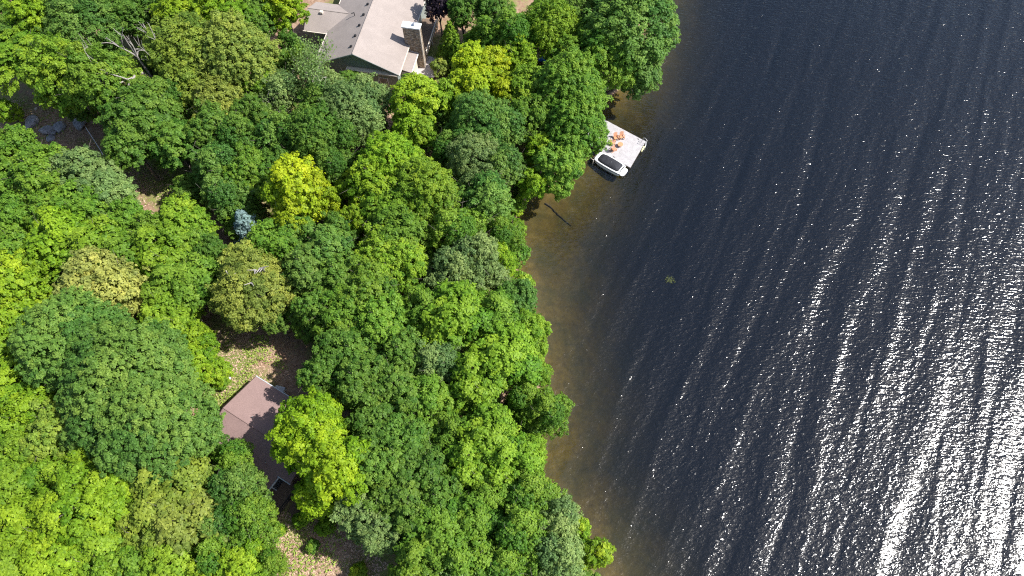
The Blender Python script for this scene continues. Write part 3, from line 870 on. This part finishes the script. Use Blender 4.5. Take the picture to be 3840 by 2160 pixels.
def bare(seed, H, spreadf, leafn=0, fine=3, thick=.018):
    rng = np.random.default_rng(seed); m = MB(); ends = []
    def grow(p, d, ln, r, lev):
        pts = [p]; q = p; dd = d.copy()
        for k in range(4):
            dd = (dd + Vector(rng.normal(size=3)) * .16).normalized(); q = q + dd * ln / 4; pts.append(q)
        m.tube(pts, [r * (1 - .14 * k) for k in range(5)], 5 if lev else 7)
        if lev >= fine: ends.append(q); return
        for k in range(rng.integers(2, 5) if lev else 5):
            i = rng.integers(2, 5); u = Vector(rng.normal(size=3)); u.z = abs(u.z) * .5
            nd_ = (dd * .9 + u.normalized() * spreadf).normalized()
            grow(pts[i], nd_, ln * rng.uniform(.45, .75), r * .48, lev + 1)
    grow(Vector((0, 0, -.8)), Vector((0, 0, 1)), H * .55, thick * H, 0)
    me = bpy.data.meshes.new('trunk'); me.from_pydata(m.v, [], m.f); me.materials.append(M['dead_wood']); me.update()
    cm = None
    if leafn:
        E_ = np.array([tuple(e) for e in ends]); k = rng.integers(0, len(E_), leafn)
        L = E_[k] + rng.normal(size=(leafn, 3)) * .55
        V, F = quads(L, unit(rng.normal(size=(leafn, 3)) + np.array([0, 0, .5])), .28, rng)
        cm = mesh_np('crown', V, F, M['leaf'], np.repeat(rng.normal(size=leafn) * .4, 4))
    return 4.0, H, cm, me
PROTO['dead'] = [bare(81, 15, .85, 0, 3, .027)]
PROTO['thin'] = [bare(82, 13, .8, 1800, 4), bare(83, 12, .9, 2400, 4)]

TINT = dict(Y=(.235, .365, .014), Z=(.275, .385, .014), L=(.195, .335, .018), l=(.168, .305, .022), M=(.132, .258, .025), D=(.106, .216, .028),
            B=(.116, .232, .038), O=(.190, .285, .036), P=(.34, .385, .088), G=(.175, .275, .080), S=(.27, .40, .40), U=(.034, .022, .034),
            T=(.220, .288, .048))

# kind, crown centre and radius in the photo, colour, label (optional height, stretch)
TREES = '''
maple 100 45 72 L|yellow-green maple in the far upper left corner of the wood
oak 22 120 50 D|dark green oak at the left edge, under the yellow-green corner maple
maple 78 140 82 l|broad fresh green maple standing just above the gravel clearing at the left edge h=12
maple 168 200 84 l|fresh green maple with yellowish lower boughs right above the shaded boulders h=18
maple 256 215 76 M|mid green maple whose boughs reach right towards the bare grey tree h=18
oak 215 70 82 B|blue-green oak between the yellow-green corner maple and the bare grey tree
oak 310 45 60 D|dark green oak just left behind the bare grey tree
oak 395 30 48 D|small dark oak filling the gap right of the bare grey tree
dead 350 90 0 G|bare grey dead tree with bleached forked limbs rising over the green canopy h=24
maple 470 35 70 L|lime green maple at the top edge just right of the bare grey tree
maple 570 38 72 L|lime green maple at the top edge left of the dark gap beside the house
oak 470 130 85 O|olive green oak below the lime pair at the top edge, beside the bare grey tree
oak 590 150 88 T|wide olive-yellow oak left of the house with pale twigs showing
oak 470 205 62 O|olive oak bough mass above the dark shaded gap in the upper wood
oak 560 262 64 T|rounded olive oak standing out over darker trees below the big olive group
maple 515 335 30 O|small olive sapling below the rounded olive oak
oak 645 60 48 D|dark green oak in shade beside the bright tree by the house wing
maple 716 30 50 Y|bright yellow-green maple left of the house wing at the top edge
oak 660 230 46 l|yellowish green oak between the olive group and the thin grey tree
maple 370 300 82 D|dark green layered maple right of the shaded boulders
maple 330 365 62 D|dark maple leaning over the shaded ground with the pale cable h=13
maple 442 372 56 D|dark green maple with bright lower sprays above the small gravel patch h=12
ash 388 168 36 D|small dark ash at the foot of the bare grey tree h=9
ash 440 250 50 D|shaded dark ash in the gap below the olive boughs
oak 545 330 62 D|deep green oak under the small olive sapling
ash 555 425 62 B|blue-green ash with pale silvery leaves above the blue spruce
ash 610 360 58 D|dark ash in the hollow below the rounded olive oak
oak 635 440 58 M|mid green oak left of the brilliant yellow maple
ash 570 500 58 B|blue-green ash directly above the pointed blue spruce
oak 40 385 62 M|mid green oak at the left edge directly below the bare gravel
oak 25 470 55 M|mid green oak at the left edge above the small dark hole
oak 120 455 75 M|mid green oak just below the shaded boulders
oak 215 445 70 G|greyish green oak touching the sunlit tip of the shaded ground
oak 272 495 64 G|greyish green oak below the pale cable
oak 210 530 72 M|mid green oak two crowns below the boulders in the smooth canopy
oak 45 555 62 M|mid green oak at the left edge beside the yellow patch
oak 130 540 55 M|small mid green oak left of the yellow-tinged maple
oak 335 566 60 M|mid green oak left below the small gravel patch
oak 395 600 58 M|mid green oak two crowns below the small gravel patch
maple 472 562 58 l|yellow-green maple covering the lower side of the small gravel patch
maple 160 605 80 L|yellow-tinged lime maple in the middle of the smooth left canopy
maple 250 620 76 l|light green maple right of the yellow-tinged lime maple
maple 335 640 68 M|mid green maple above the pale spotted yellowish oak
maple 415 645 72 l|light green maple left below the pointed blue spruce
maple 484 622 48 M|mid green maple immediately left of the pointed blue spruce
maple 490 710 66 M|mid green maple at the upper left rim of the dark shaded gap
maple 440 745 70 M|mid green maple right of the pale spotted yellowish oak
maple 40 640 62 M|mid green maple at the left edge below the yellow-tinged maple
maple 50 715 72 L|lime green maple at the left edge, beside the small hole of bare soil
maple 105 690 50 l|light green maple between the lime edge tree and the pale spotted oak
pale 265 742 92 P|pale yellowish spotted oak with sparse foliage in the left canopy
maple 430 820 66 l|light green maple between the pale spotted oak and the grassy clearing
maple 470 770 40 L|small lime maple at the upper left corner of the grassy clearing
oak 640 735 86 T|tan-olive oak with broken white limbs above the grassy clearing
oak 625 665 56 T|upper tan-olive oak crown just under the blue spruce
maple 755 482 70 Z|brilliant yellow maple in the middle of the dark upper wood h=16
maple 735 555 48 Z|lower brilliant yellow bough tree joined under the yellow maple h=13
maple 805 500 42 Z|right arm of yellow foliage beside the black gap h=14
spruce 630 580 54 S|pointed blue spruce standing alone among the green crowns h=10
oak 588 530 28 l|light green oak behind the top of the blue spruce
oak 690 620 62 M|mid green oak right of the pointed blue spruce
oak 540 640 44 D|dark oak left under the pointed blue spruce
thin 768 205 0 G|thin grey twiggy tree nearly leafless just left below the house h=16
thin 745 260 0 G|half bare grey tree below the thin twiggy one h=13
ash 720 240 52 G|grey-green ash left of the house gable behind the twiggy tree
oak 728 112 26 D|small dark oak in the shaded gap left of the house wing h=9
oak 762 158 32 M|small mid green oak against the left wing wall of the house
ash 838 240 48 G|grey-green feathery ash in front of the house gable
ash 930 254 54 G|silvery grey-green ash hiding the lower right corner of the gable
ash 880 280 70 G|silvery grey-green ash one crown below the house gable
ash 800 265 52 D|dark feathery ash below the thin twiggy tree
ash 735 345 60 D|dark green ash above the brilliant yellow maple
ash 810 345 76 D|large dusky ash between the yellow maple and the house
ash 840 430 52 D|dusky ash at the upper right of the black gap
ash 690 365 52 B|blue-green ash left of the large dusky one
oak 640 300 52 D|dark oak below the yellowish oak beside the thin trees
oak 700 420 45 D|dark oak peering from behind the brilliant yellow maple
ash 930 310 48 G|grey-green ash left of the pale rocky path
maple 1050 265 64 L|lime green maple in front of the chimney foot
maple 1085 250 30 l|light green maple touching the lean-to roof corner of the house
maple 1030 320 45 L|lime green maple lower bough beside the pale rocky path
maple 1060 345 40 l|light green sapling above the dark gap left of the tall lakeside ash
oak 990 415 76 L|large lime oak crown in the centre of the upper wood
oak 945 470 74 L|lime oak crown right of the black gap with yellow lower edge
oak 1055 480 82 l|light green oak crown joined right of the large lime one
oak 985 530 70 l|light green oak below the large lime crown
oak 1010 590 74 M|mid green oak in the centre of the wood
oak 960 640 62 l|light green oak left of the centre with clumpy boughs
oak 1010 670 64 l|light green clumpy oak just below the centre of the wood
oak 895 560 38 L|small lime oak at the right side of the black gap
oak 850 585 42 D|dark oak at the lower rim of the black gap
cedar 1134 106 36 l|tall pointed green conifer by the house patio h=9
cedar 1195 125 42 l|smaller pointed green conifer right of the taller one by the patio h=9
cedar 1150 135 28 l|light green young conifer between the two pointed conifers h=8
oak 1104 10 34 U|dark purple-leaved tree beside the upper corner of the house
oak 1165 25 45 D|dark green oak at the top edge right of the purple-leaved tree
oak 1235 25 48 D|dark green oak at the top edge above the yellow maples
maple 1185 170 48 Z|yellow maple right of the pale patio deck
maple 1190 225 56 Z|bright yellow maple in the middle of the lakeside yellow group
maple 1240 180 45 Z|yellow maple with orange-tinged leaves at the upper right of the yellow group
maple 1270 245 38 Z|small yellow maple pointing down to the big shore tree
maple 1132 246 40 l|light green maple between the lime maple and the yellow group
ash 1290 95 62 M|mid green tall tree above the blue tarp on its left side
ash 1385 70 66 l|light green tall tree above the blue tarp on its right side
oak 1470 40 60 D|dark green oak at the top edge left of the big shore oak
oak 1240 100 45 M|mid green oak between the conifers and the tall trees
maple 1300 150 42 L|yellow-green maple left of the blue tarp
maple 1425 150 44 M|olive-tinged green maple right of the blue tarp
maple 1470 185 40 l|light green maple in the dip between the two big shore trees
oak 1590 70 105 B|huge blue-green shore oak at the top where the lake begins
oak 1530 150 75 M|mid green lower half of the great shore group at the top
oak 1600 170 66 B|rounded blue-green shore tree hanging over the water above the dock
oak 1480 110 56 M|mid green oak inland of the huge shore oak
oak 1420 235 86 M|great rounded shore tree directly left of the dock
oak 1436 325 78 M|great rounded tree whose leaves overhang the dock boards
oak 1405 412 62 M|lower crown of the shore tree left of the moored boat
oak 1330 230 58 l|light green oak inland of the great rounded dock tree
oak 1340 300 60 M|mid green oak behind the great rounded dock tree
ash 1200 320 76 B|grey blue-green tall ash left of the great dock tree
ash 1270 335 60 B|blue-green ash right beside the tall grey blue-green one
ash 1190 420 72 G|greyish ash above the inlet of brown water
ash 1260 430 64 B|blue-green ash beside the lime shore sprays
ash 1225 510 72 B|blue-green ash at the brown inlet edge
ash 1130 390 48 D|dark ash at the right of the dark gap in the upper wood
maple 1360 390 38 L|lime shore maple with star-like sprays left of the boat
maple 1335 465 34 L|lower lime shore maple dipping to the brown inlet
bush 1300 520 26 L|lime bush on the bank at the innermost corner of the inlet
bush 1295 575 26 l|light green bush on the bank of the brown inlet
bush 1300 645 30 M|rounded bright green bush protruding over the brown shallows
maple 1262 660 36 L|yellow-lime maple behind the rounded bank bush
ash 1265 600 46 M|mid green ash on the bank above the rounded bush
ash 1150 590 72 M|mid green ash right of the wood's centre
ash 1120 520 56 M|mid green ash between the light oaks and the inlet ashes
ash 1200 660 72 G|greyish ash inland of the yellow-lime bank maple
ash 1140 690 66 G|greyish feathery ash left of the other above the dark hole
oak 830 640 66 B|blue-green oak below the black gap
oak 780 690 68 B|blue-green oak right of the tan-olive oak
oak 860 705 60 D|dark oak left of the clumpy mid green crowns
oak 745 600 50 D|dark oak below the brilliant yellow maple
oak 930 735 74 M|mid green clumpy oak with black pockets in the lower centre
oak 870 790 68 M|mid green oak with black pockets left of the clumpy one
oak 960 820 72 M|mid green oak below the clumpy one with black pockets
oak 800 780 52 D|dark oak above the shaded corner of the grassy clearing
oak 692 806 32 B|low blue-green tree overhanging the grassy clearing's upper right
maple 1060 780 56 M|mid green maple with a bare branch above the dark hole
maple 1150 800 82 l|light green maple with glossy clumps left of the shore crowns
maple 1100 850 54 l|light green maple at the left rim of the dark hole
maple 1235 800 66 M|mid green maple on the shore side of the glossy clumps
oak 1300 760 54 B|blue-green shore oak at the bulge of the middle bank
oak 1320 840 56 l|light green shore oak bulging over the brown water
maple 1270 900 82 l|light yellow-green maple on the middle bank
maple 1200 960 74 l|light yellow-green maple above the small rocky hole
maple 1325 930 52 l|light green shore maple right of the yellow-green bank maple
ash 1105 915 66 G|dull grey-green ash in the middle of the lower wood
oak 1020 900 62 D|dark oak below the dark hole on its left
oak 858 888 66 D|dark green oak right of the grassy clearing's shade
oak 818 945 58 D|dark oak behind the upper right corner of the cabin
oak 900 900 60 D|dark oak between the clearing trees and the lower centre
oak 910 970 72 D|dark layered oak above the lime maple over the cabin
oak 990 990 72 D|dark oak right of the layered one
oak 1070 1000 66 M|mid green oak left of the small rocky hole
ash 1372 1040 58 M|blue-green shore ash farthest out on the lower bank
ash 1320 1010 50 M|mid green ash inland of the outermost blue-green shore ash
maple 785 1105 95 Y|brilliant lime maple overhanging the cabin roof h=15
maple 850 1190 78 Y|lower half of the brilliant lime group beside the cabin deck h=16
maple 800 1250 52 Y|small brilliant lime tree below the cabin deck h=11
bush 762 1308 22 L|lime sapling at the top of the leaf-littered clearing
bush 822 1325 24 L|lime sapling at the right of the leaf-littered clearing
bush 700 1335 20 L|low lime bush on the leaf-littered clearing
bush 785 1375 18 M|low green bush in the middle of the leaf-littered clearing
oak 945 1080 72 D|dark oak right of the brilliant lime maple
oak 1010 1110 70 D|dark oak two crowns right of the brilliant lime maple
oak 960 1180 78 D|dark oak right of the lower lime group
oak 1050 1190 78 D|dark oak in the middle of the lower wood
oak 1010 1265 80 D|dark oak below the middle of the lower wood
oak 905 1290 62 G|grey-green oak over the shaded edge of the leaf-littered clearing
oak 960 1340 56 G|grey-green oak jutting into the shaded clearing at the bottom
oak 1110 1260 62 D|dark oak left of the light bank maples
maple 1230 1100 76 l|light green maple below the small rocky hole
maple 1190 1170 70 l|light green clumpy maple on the lower bank's inland side
maple 1280 1180 74 l|light green maple on the lower bank by the second inlet
maple 1240 1250 56 M|mid green maple under the light lower bank maples
maple 1130 1090 52 M|mid green maple left of the light lower bank maples
oak 1330 1130 44 l|light green oak at the point before the second inlet
ash 1330 1250 72 M|mid green ash on the bank of the lowest brown shallows
ash 1400 1310 66 G|greyish shore ash on the lowest bank
ash 1310 1340 80 M|mid green broad ash near the bottom edge
ash 1400 1400 72 G|greyish shore ash at the bottom edge
maple 1100 1340 74 M|mid green maple with crisp clumps near the bottom
maple 1060 1420 70 M|mid green maple at the bottom edge beside the bare twigs
maple 1180 1400 74 M|mid green maple at the bottom edge right of the bare twigs
maple 1190 1310 66 M|mid green maple above the bottom edge in the lower wood
ash 1270 1430 66 M|mid green ash at the bottom edge
thin 1118 1440 0 G|bare grey twiggy tree at the bottom edge between mid green maples
bush 1462 1330 30 L|pointed lime bush at the shore near the bottom
bush 1505 1395 40 L|spreading lime bush reaching over the glittering water at the bottom
bush 1450 1440 30 Y|yellow bush at the bottom edge by the shore
spread 190 860 112 B|broad smooth blue-green tree below the pale spotted oak
spread 330 945 128 B|vast smooth blue-green tree left of the grassy clearing
spread 400 1070 122 B|vast smooth green tree left of the cabin roof
spread 270 1050 96 B|smooth blue-green tree in the heart of the lower left canopy
oak 500 925 56 L|lime-flecked green tree at the left side of the grassy clearing
maple 500 860 44 L|lime maple at the upper left rim of the grassy clearing
maple 30 810 56 L|lime maple at the left edge beside the smooth blue-green tree
maple 45 890 62 L|yellowish lime maple at the left edge with pale twigs
maple 40 970 66 L|lime maple at the left edge halfway down the lower canopy
maple 100 1030 62 L|lime maple between the left edge and the smooth green trees
maple 40 1060 62 l|light green maple at the left edge above the olive smooth tree
oak 165 1085 78 O|smooth olive tree in the lower left canopy
oak 60 1150 66 l|light green oak at the left edge left of the smooth olive tree
maple 270 1160 72 L|lime maple below the smooth blue-green trees
maple 180 1185 60 l|light green maple below the smooth olive tree
maple 235 1270 105 L|big lime maple in the lower left canopy
maple 330 1250 80 L|lime maple right of the big lower left lime tree
maple 150 1310 80 L|lime maple left of the big lower left lime tree
maple 430 1240 92 O|yellow-olive maple in the lower left canopy
maple 480 1310 86 T|yellow-olive maple nearest the cabin side green trees
maple 390 1330 76 O|yellow-olive maple beside the dark split in the lower left canopy
maple 50 1230 72 l|light green maple at the left edge near the bottom
maple 60 1320 76 L|lime maple at the left edge near the bottom corner
maple 40 1420 76 l|light green maple in the bottom left corner
maple 160 1410 78 L|lime maple at the bottom edge left of the dark split
maple 270 1400 74 l|light green maple at the bottom edge below the big lime tree
maple 350 1430 60 M|mid green maple at the bottom edge in the dark split
maple 440 1425 70 l|light green maple at the bottom edge below the olive maples
ash 595 1160 52 M|mid green ash overlapping the lower left edge of the cabin roof
ash 600 1235 70 B|blue-green ash with bare twigs left of the cabin deck
ash 630 1310 66 M|mid green ash left of the leaf-littered clearing
ash 560 1320 62 B|blue-green ash between the olive maples and the clearing
oak 520 1120 46 D|small dark oak at the left corner of the cabin roof
ash 555 1400 60 M|mid green ash near the bottom edge left of the clearing
maple 615 1425 56 L|lime maple at the bottom edge left of the clearing
maple 530 1440 50 L|lime maple at the bottom edge right of the olive maples
ash 690 1415 36 M|mid green ash at the bottom left tip of the leaf-littered clearing
bush 900 1435 22 L|lime sapling at the bottom edge in the shaded clearing
bush 20 285 30 L|lime bush on the bare gravel at the left edge
bush 1110 172 24 T|tan flowering bush beside the pale patio deck
bush 556 965 20 l|light green bush on the left side of the grassy clearing
'''
rnd = random.Random(7)
OFFS = dict(maple=.66, oak=.66, ash=.66, spread=.74, pale=.66, bush=.5, spruce=.5, cedar=.5, pine=.5, dead=.6, thin=.6)
CATS = dict(bush='bush')
NAMES = dict(maple='maple_tree', oak='oak_tree', ash='ash_tree', spread='spreading_tree', pale='pale_oak_tree', bush='bush', spruce='blue_spruce',
             cedar='conifer_tree', dead='dead_tree', thin='twiggy_tree')
GR = dict(maple='maples of the lakeside wood', oak='oaks of the lakeside wood', ash='feathery trees of the lakeside wood', spread='smooth spreading trees left of the cabin',
          bush='bushes along the banks and clearings', cedar='pointed conifers by the patio', thin='grey twiggy trees')
def plant(kind, cx, cyy, r, colr, label, H=None, pick=None):
    S = 1.4907
    px, py = cx * S, cyy * S
    g = 3.0
    for _ in range(5):
        hh = H
        zc0 = g + OFFS[kind] * (H or 12)
        p = un(px, py, zc0)
        depth = float((p - np.array([0, 0, CAM_H])) @ FWD)
        rm = r * S * depth / FPX
        if hh is None:
            hh = {'bush': 2.0 * rm, 'dead': 15, 'thin': 12}.get(kind, 7.2 + 1.55 * rm)
            zc0 = g + OFFS[kind] * hh
            p = un(px, py, zc0)
        g = max(gz(p[0], p[1]), .05)
    pr = PROTO[kind]
    if r:
        best = min(abs(math.log(q[0] / rm)) for q in pr)
        pr = [q for q in pr if abs(abs(math.log(q[0] / rm)) - best) < 1e-6]
    R0, H0, cm, tm = pr[rnd.randrange(len(pr))]
    s = rm * 1.12 / R0 if r else 1.0
    bx_, by_ = float(p[0]), float(p[1]); lean = None
    d0 = float(shore_d(bx_, by_)[0])
    if d0 < 1.0 and kind != 'bush':                 # shore trees root on the bank and lean out over the water
        gxx = float(shore_d(bx_ + .5, by_)[0]) - float(shore_d(bx_ - .5, by_)[0]); gyy = float(shore_d(bx_, by_ + .5)[0]) - float(shore_d(bx_, by_ - .5)[0])
        gl_ = math.hypot(gxx, gyy) or 1.0; sh = min(1.0 - d0, 4.5)
        bx_ += gxx / gl_ * sh; by_ += gyy / gl_ * sh; g = max(gz(bx_, by_), .0)
        lean = Vector((-gxx / gl_ * sh, -gyy / gl_ * sh, max(zc0 - g, 2.0)))
    o = empty(NAMES[kind], (bx_, by_, g - .05), rnd.uniform(0, 6.28))
    if lean:
        q = Vector((0, 0, 1)).rotation_difference(lean.normalized()) @ o.rotation_euler.to_quaternion()
        o.rotation_euler = q.to_euler()
    o.scale = (s, s, hh / H0)
    tag(o, label, CATS.get(kind, 'tree'), GR.get(kind))
    t = bpy.data.objects.new('trunk', tm); COL.objects.link(t); t.parent = o
    if cm:
        c = bpy.data.objects.new('crown', cm); COL.objects.link(c); c.parent = o
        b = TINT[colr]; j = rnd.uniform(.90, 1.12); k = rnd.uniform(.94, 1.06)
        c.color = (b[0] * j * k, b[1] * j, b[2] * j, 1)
    return o
def broken_limbs(o):
    cr = [c for c in o.children if c.name.startswith('crown')][0]
    zt = max(v.co.z for v in cr.data.vertices); rr = random.Random(4)
    for k in range(5):
        x, y = rr.uniform(-2.4, 1.6), rr.uniform(-2.2, 2.2); a = rr.uniform(0, 6.28)
        p0 = Vector((x, y, zt * .80)); p1 = p0 + Vector((math.cos(a) * .8, math.sin(a) * .8, zt * .15)); p2 = p1 + Vector((math.cos(a + .7) * .9, math.sin(a + .7) * .9, .5))
        m = MB(); m.tube([p0, p1, p2], [.17, .13, .05], 6); m.tube([p1, p1 + Vector((math.cos(a - 1), math.sin(a - 1), .35)) * .9], [.08, .03], 5)
        m.build('broken_limb', M['dead_wood'], o)
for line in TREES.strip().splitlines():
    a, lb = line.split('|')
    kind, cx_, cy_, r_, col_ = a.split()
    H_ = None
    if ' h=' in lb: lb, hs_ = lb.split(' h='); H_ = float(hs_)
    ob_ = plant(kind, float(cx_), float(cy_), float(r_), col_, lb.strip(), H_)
    if 'broken white limbs' in lb: broken_limbs(ob_)

# understorey: saplings in the shade that close the gaps between the crowns
def inside(P, poly):
    q = np.array(poly, float); ins = np.zeros(len(P), bool)
    for (x0, y0), (x1, y1) in zip(q, np.roll(q, -1, 0)):
        c = ((y0 > P[:, 1]) != (y1 > P[:, 1])) & (P[:, 0] < (x1 - x0) * (P[:, 1] - y0) / (y1 - y0 + 1e-12) + x0); ins ^= c
    return ins
OPEN = [[(-30, 350), (200, 370), (420, 520), (660, 640), (760, 830), (600, 860), (330, 720), (130, 620), (-30, 600)],
        [(700, 1180), (1060, 1180), (1180, 1420), (1300, 1700), (1240, 1880), (1400, 1960), (1580, 2130), (1480, 2300), (1000, 2300), (960, 1950), (740, 1640)],
        [(1090, -200), (1780, -200), (1760, 330), (1500, 360), (1090, 300)], [(980, 120), (1080, 120), (1090, 330), (1000, 420)], [(1420, 330), (1540, 330), (1530, 520), (1420, 500)]]
OPENW = [[on_ground(*q)[:2] for q in poly] for poly in OPEN]
rg = np.random.default_rng(17)
P = np.column_stack([rg.uniform(-105, 30, 5000), rg.uniform(0, 128, 5000)])
P = P[shore_d(P[:, 0], P[:, 1]) > 2.2]
for poly in OPENW: P = P[~inside(P, poly)]
P3, _ = poisson(np.column_stack([P, np.zeros(len(P))]), rg, 7.2)
for x, y, _z in P3[:150]:
    R0, H0, cm, tm = PROTO['oak'][2 + rnd.randrange(2)]
    o = empty('sapling', (x, y, gz(x, y) - .05), rnd.uniform(0, 6.28)); s = rnd.uniform(.75, 1.05); o.scale = (s, s, rnd.uniform(.5, .68))
    tag(o, 'low green sapling growing in the shade beneath the taller crowns', 'tree', 'saplings under the canopy')
    t = bpy.data.objects.new('trunk', tm); COL.objects.link(t); t.parent = o
    c = bpy.data.objects.new('crown', cm); COL.objects.link(c); c.parent = o; b = TINT['D']; c.color = (b[0], b[1], b[2], 1)

P = np.column_stack([rg.uniform(-2, 36, 6000), rg.uniform(0, 126, 6000)])
d_ = shore_d(P[:, 0], P[:, 1]); P = P[(d_ > .1) & (d_ < 3.0) & ~((P[:, 1] > 66) & (P[:, 1] < 77) & (d_ < 1.2))]
P3, _ = poisson(np.column_stack([P, np.zeros(len(P))]), rg, 2.9)
for x, y, _z in P3[:110]:
    R0, H0, cm, tm = PROTO['bush'][rnd.randrange(2)]
    o = empty('bush', (x, y, gz(x, y) - .05), rnd.uniform(0, 6.28)); s = rnd.uniform(.8, 1.35); o.scale = (s, s, s * rnd.uniform(.7, 1.0))
    tag(o, 'low green bush on the bank at the edge of the water under the shore crowns', 'bush', 'bank bushes under the crowns')
    t = bpy.data.objects.new('trunk', tm); COL.objects.link(t); t.parent = o
    c = bpy.data.objects.new('crown', cm); COL.objects.link(c); c.parent = o; b = TINT[rnd.choice('DMMl')]; c.color = (b[0], b[1], b[2], 1)

# low growth and fallen leaves on the open ground
CLEAR = [[(0, 370), (190, 380), (330, 520), (640, 640), (720, 800), (560, 800), (330, 640), (130, 560), (0, 540)],
         [(740, 1230), (1000, 1260), (1110, 1420), (960, 1440), (800, 1640), (740, 1560)],
         [(980, 1900), (1260, 1960), (1460, 2120), (1380, 2200), (1040, 2170), (990, 2040)],
         [(1020, 160), (1060, 170), (1060, 480), (1010, 480)], [(1440, 380), (1520, 390), (1500, 470), (1440, 480)]]
rg = np.random.default_rng(5)
def scatter(n, polys, keep):
    out = []
    for poly, m_ in zip(polys, n):
        q = np.array([on_ground(*p_)[:2] for p_ in poly]); lo, hi = q.min(0), q.max(0)
        P = rg.uniform(lo, hi, (m_ * 3, 2)); ins = np.zeros(len(P), bool)
        for (x0, y0), (x1, y1) in zip(q, np.roll(q, -1, 0)):
            c = ((y0 > P[:, 1]) != (y1 > P[:, 1])) & (P[:, 0] < (x1 - x0) * (P[:, 1] - y0) / (y1 - y0 + 1e-12) + x0); ins ^= c
        P = P[ins]; k = keep(P); out.append(P[k][:m_])
    return np.concatenate(out)
G = scatter((2600, 3600, 1600, 60, 60), CLEAR, lambda P: (wob(P[:, 0] * 1.3 + 4, P[:, 1] * 1.3) + rg.normal(size=len(P)) * .25) > .12)
z = ground_z(G[:, 0], G[:, 1])
C = np.column_stack([G[:, 0], G[:, 1], z + rg.uniform(.04, .3, len(G))])
V, F = quads(C, unit(rg.normal(size=C.shape) * .6 + np.array([0, 0, .7])), .34, rg, .4)
o = bpy.data.objects.new('grass', mesh_np('grass', V, F, M['grass'])); COL.objects.link(o)
tag(o, 'yellow-green grass and weeds growing in the sunny clearings', 'grass', kind='stuff')
G = scatter((2600, 2600, 2600, 200, 300), CLEAR, lambda P: np.ones(len(P), bool))
C = np.column_stack([G[:, 0], G[:, 1], ground_z(G[:, 0], G[:, 1]) + .04])
V, F = quads(C, unit(rg.normal(size=C.shape) * .4 + np.array([0, 0, 1.0])), .26, rg, .6)
o = bpy.data.objects.new('leaf_litter', mesh_np('leaf_litter', V, F, M['litter'])); COL.objects.link(o)
tag(o, 'tan fallen leaves lying over the clearings', 'leaf litter', kind='stuff')
p = un(2512, 1049, 0.03)
C = np.column_stack([p[0] + rg.normal(size=60) * .35, p[1] + rg.normal(size=60) * .3, np.full(60, .03) + rg.uniform(0, .02, 60)])
V, F = quads(C, unit(rg.normal(size=C.shape) * .1 + np.array([0, 0, 1.0])), .3, rg, .35)
o = bpy.data.objects.new('water_weed', mesh_np('water_weed', V, F, M['weed'])); COL.objects.link(o)
tag(o, 'small pale green patch of floating water weed out on the dark lake', 'water weed', kind='stuff')
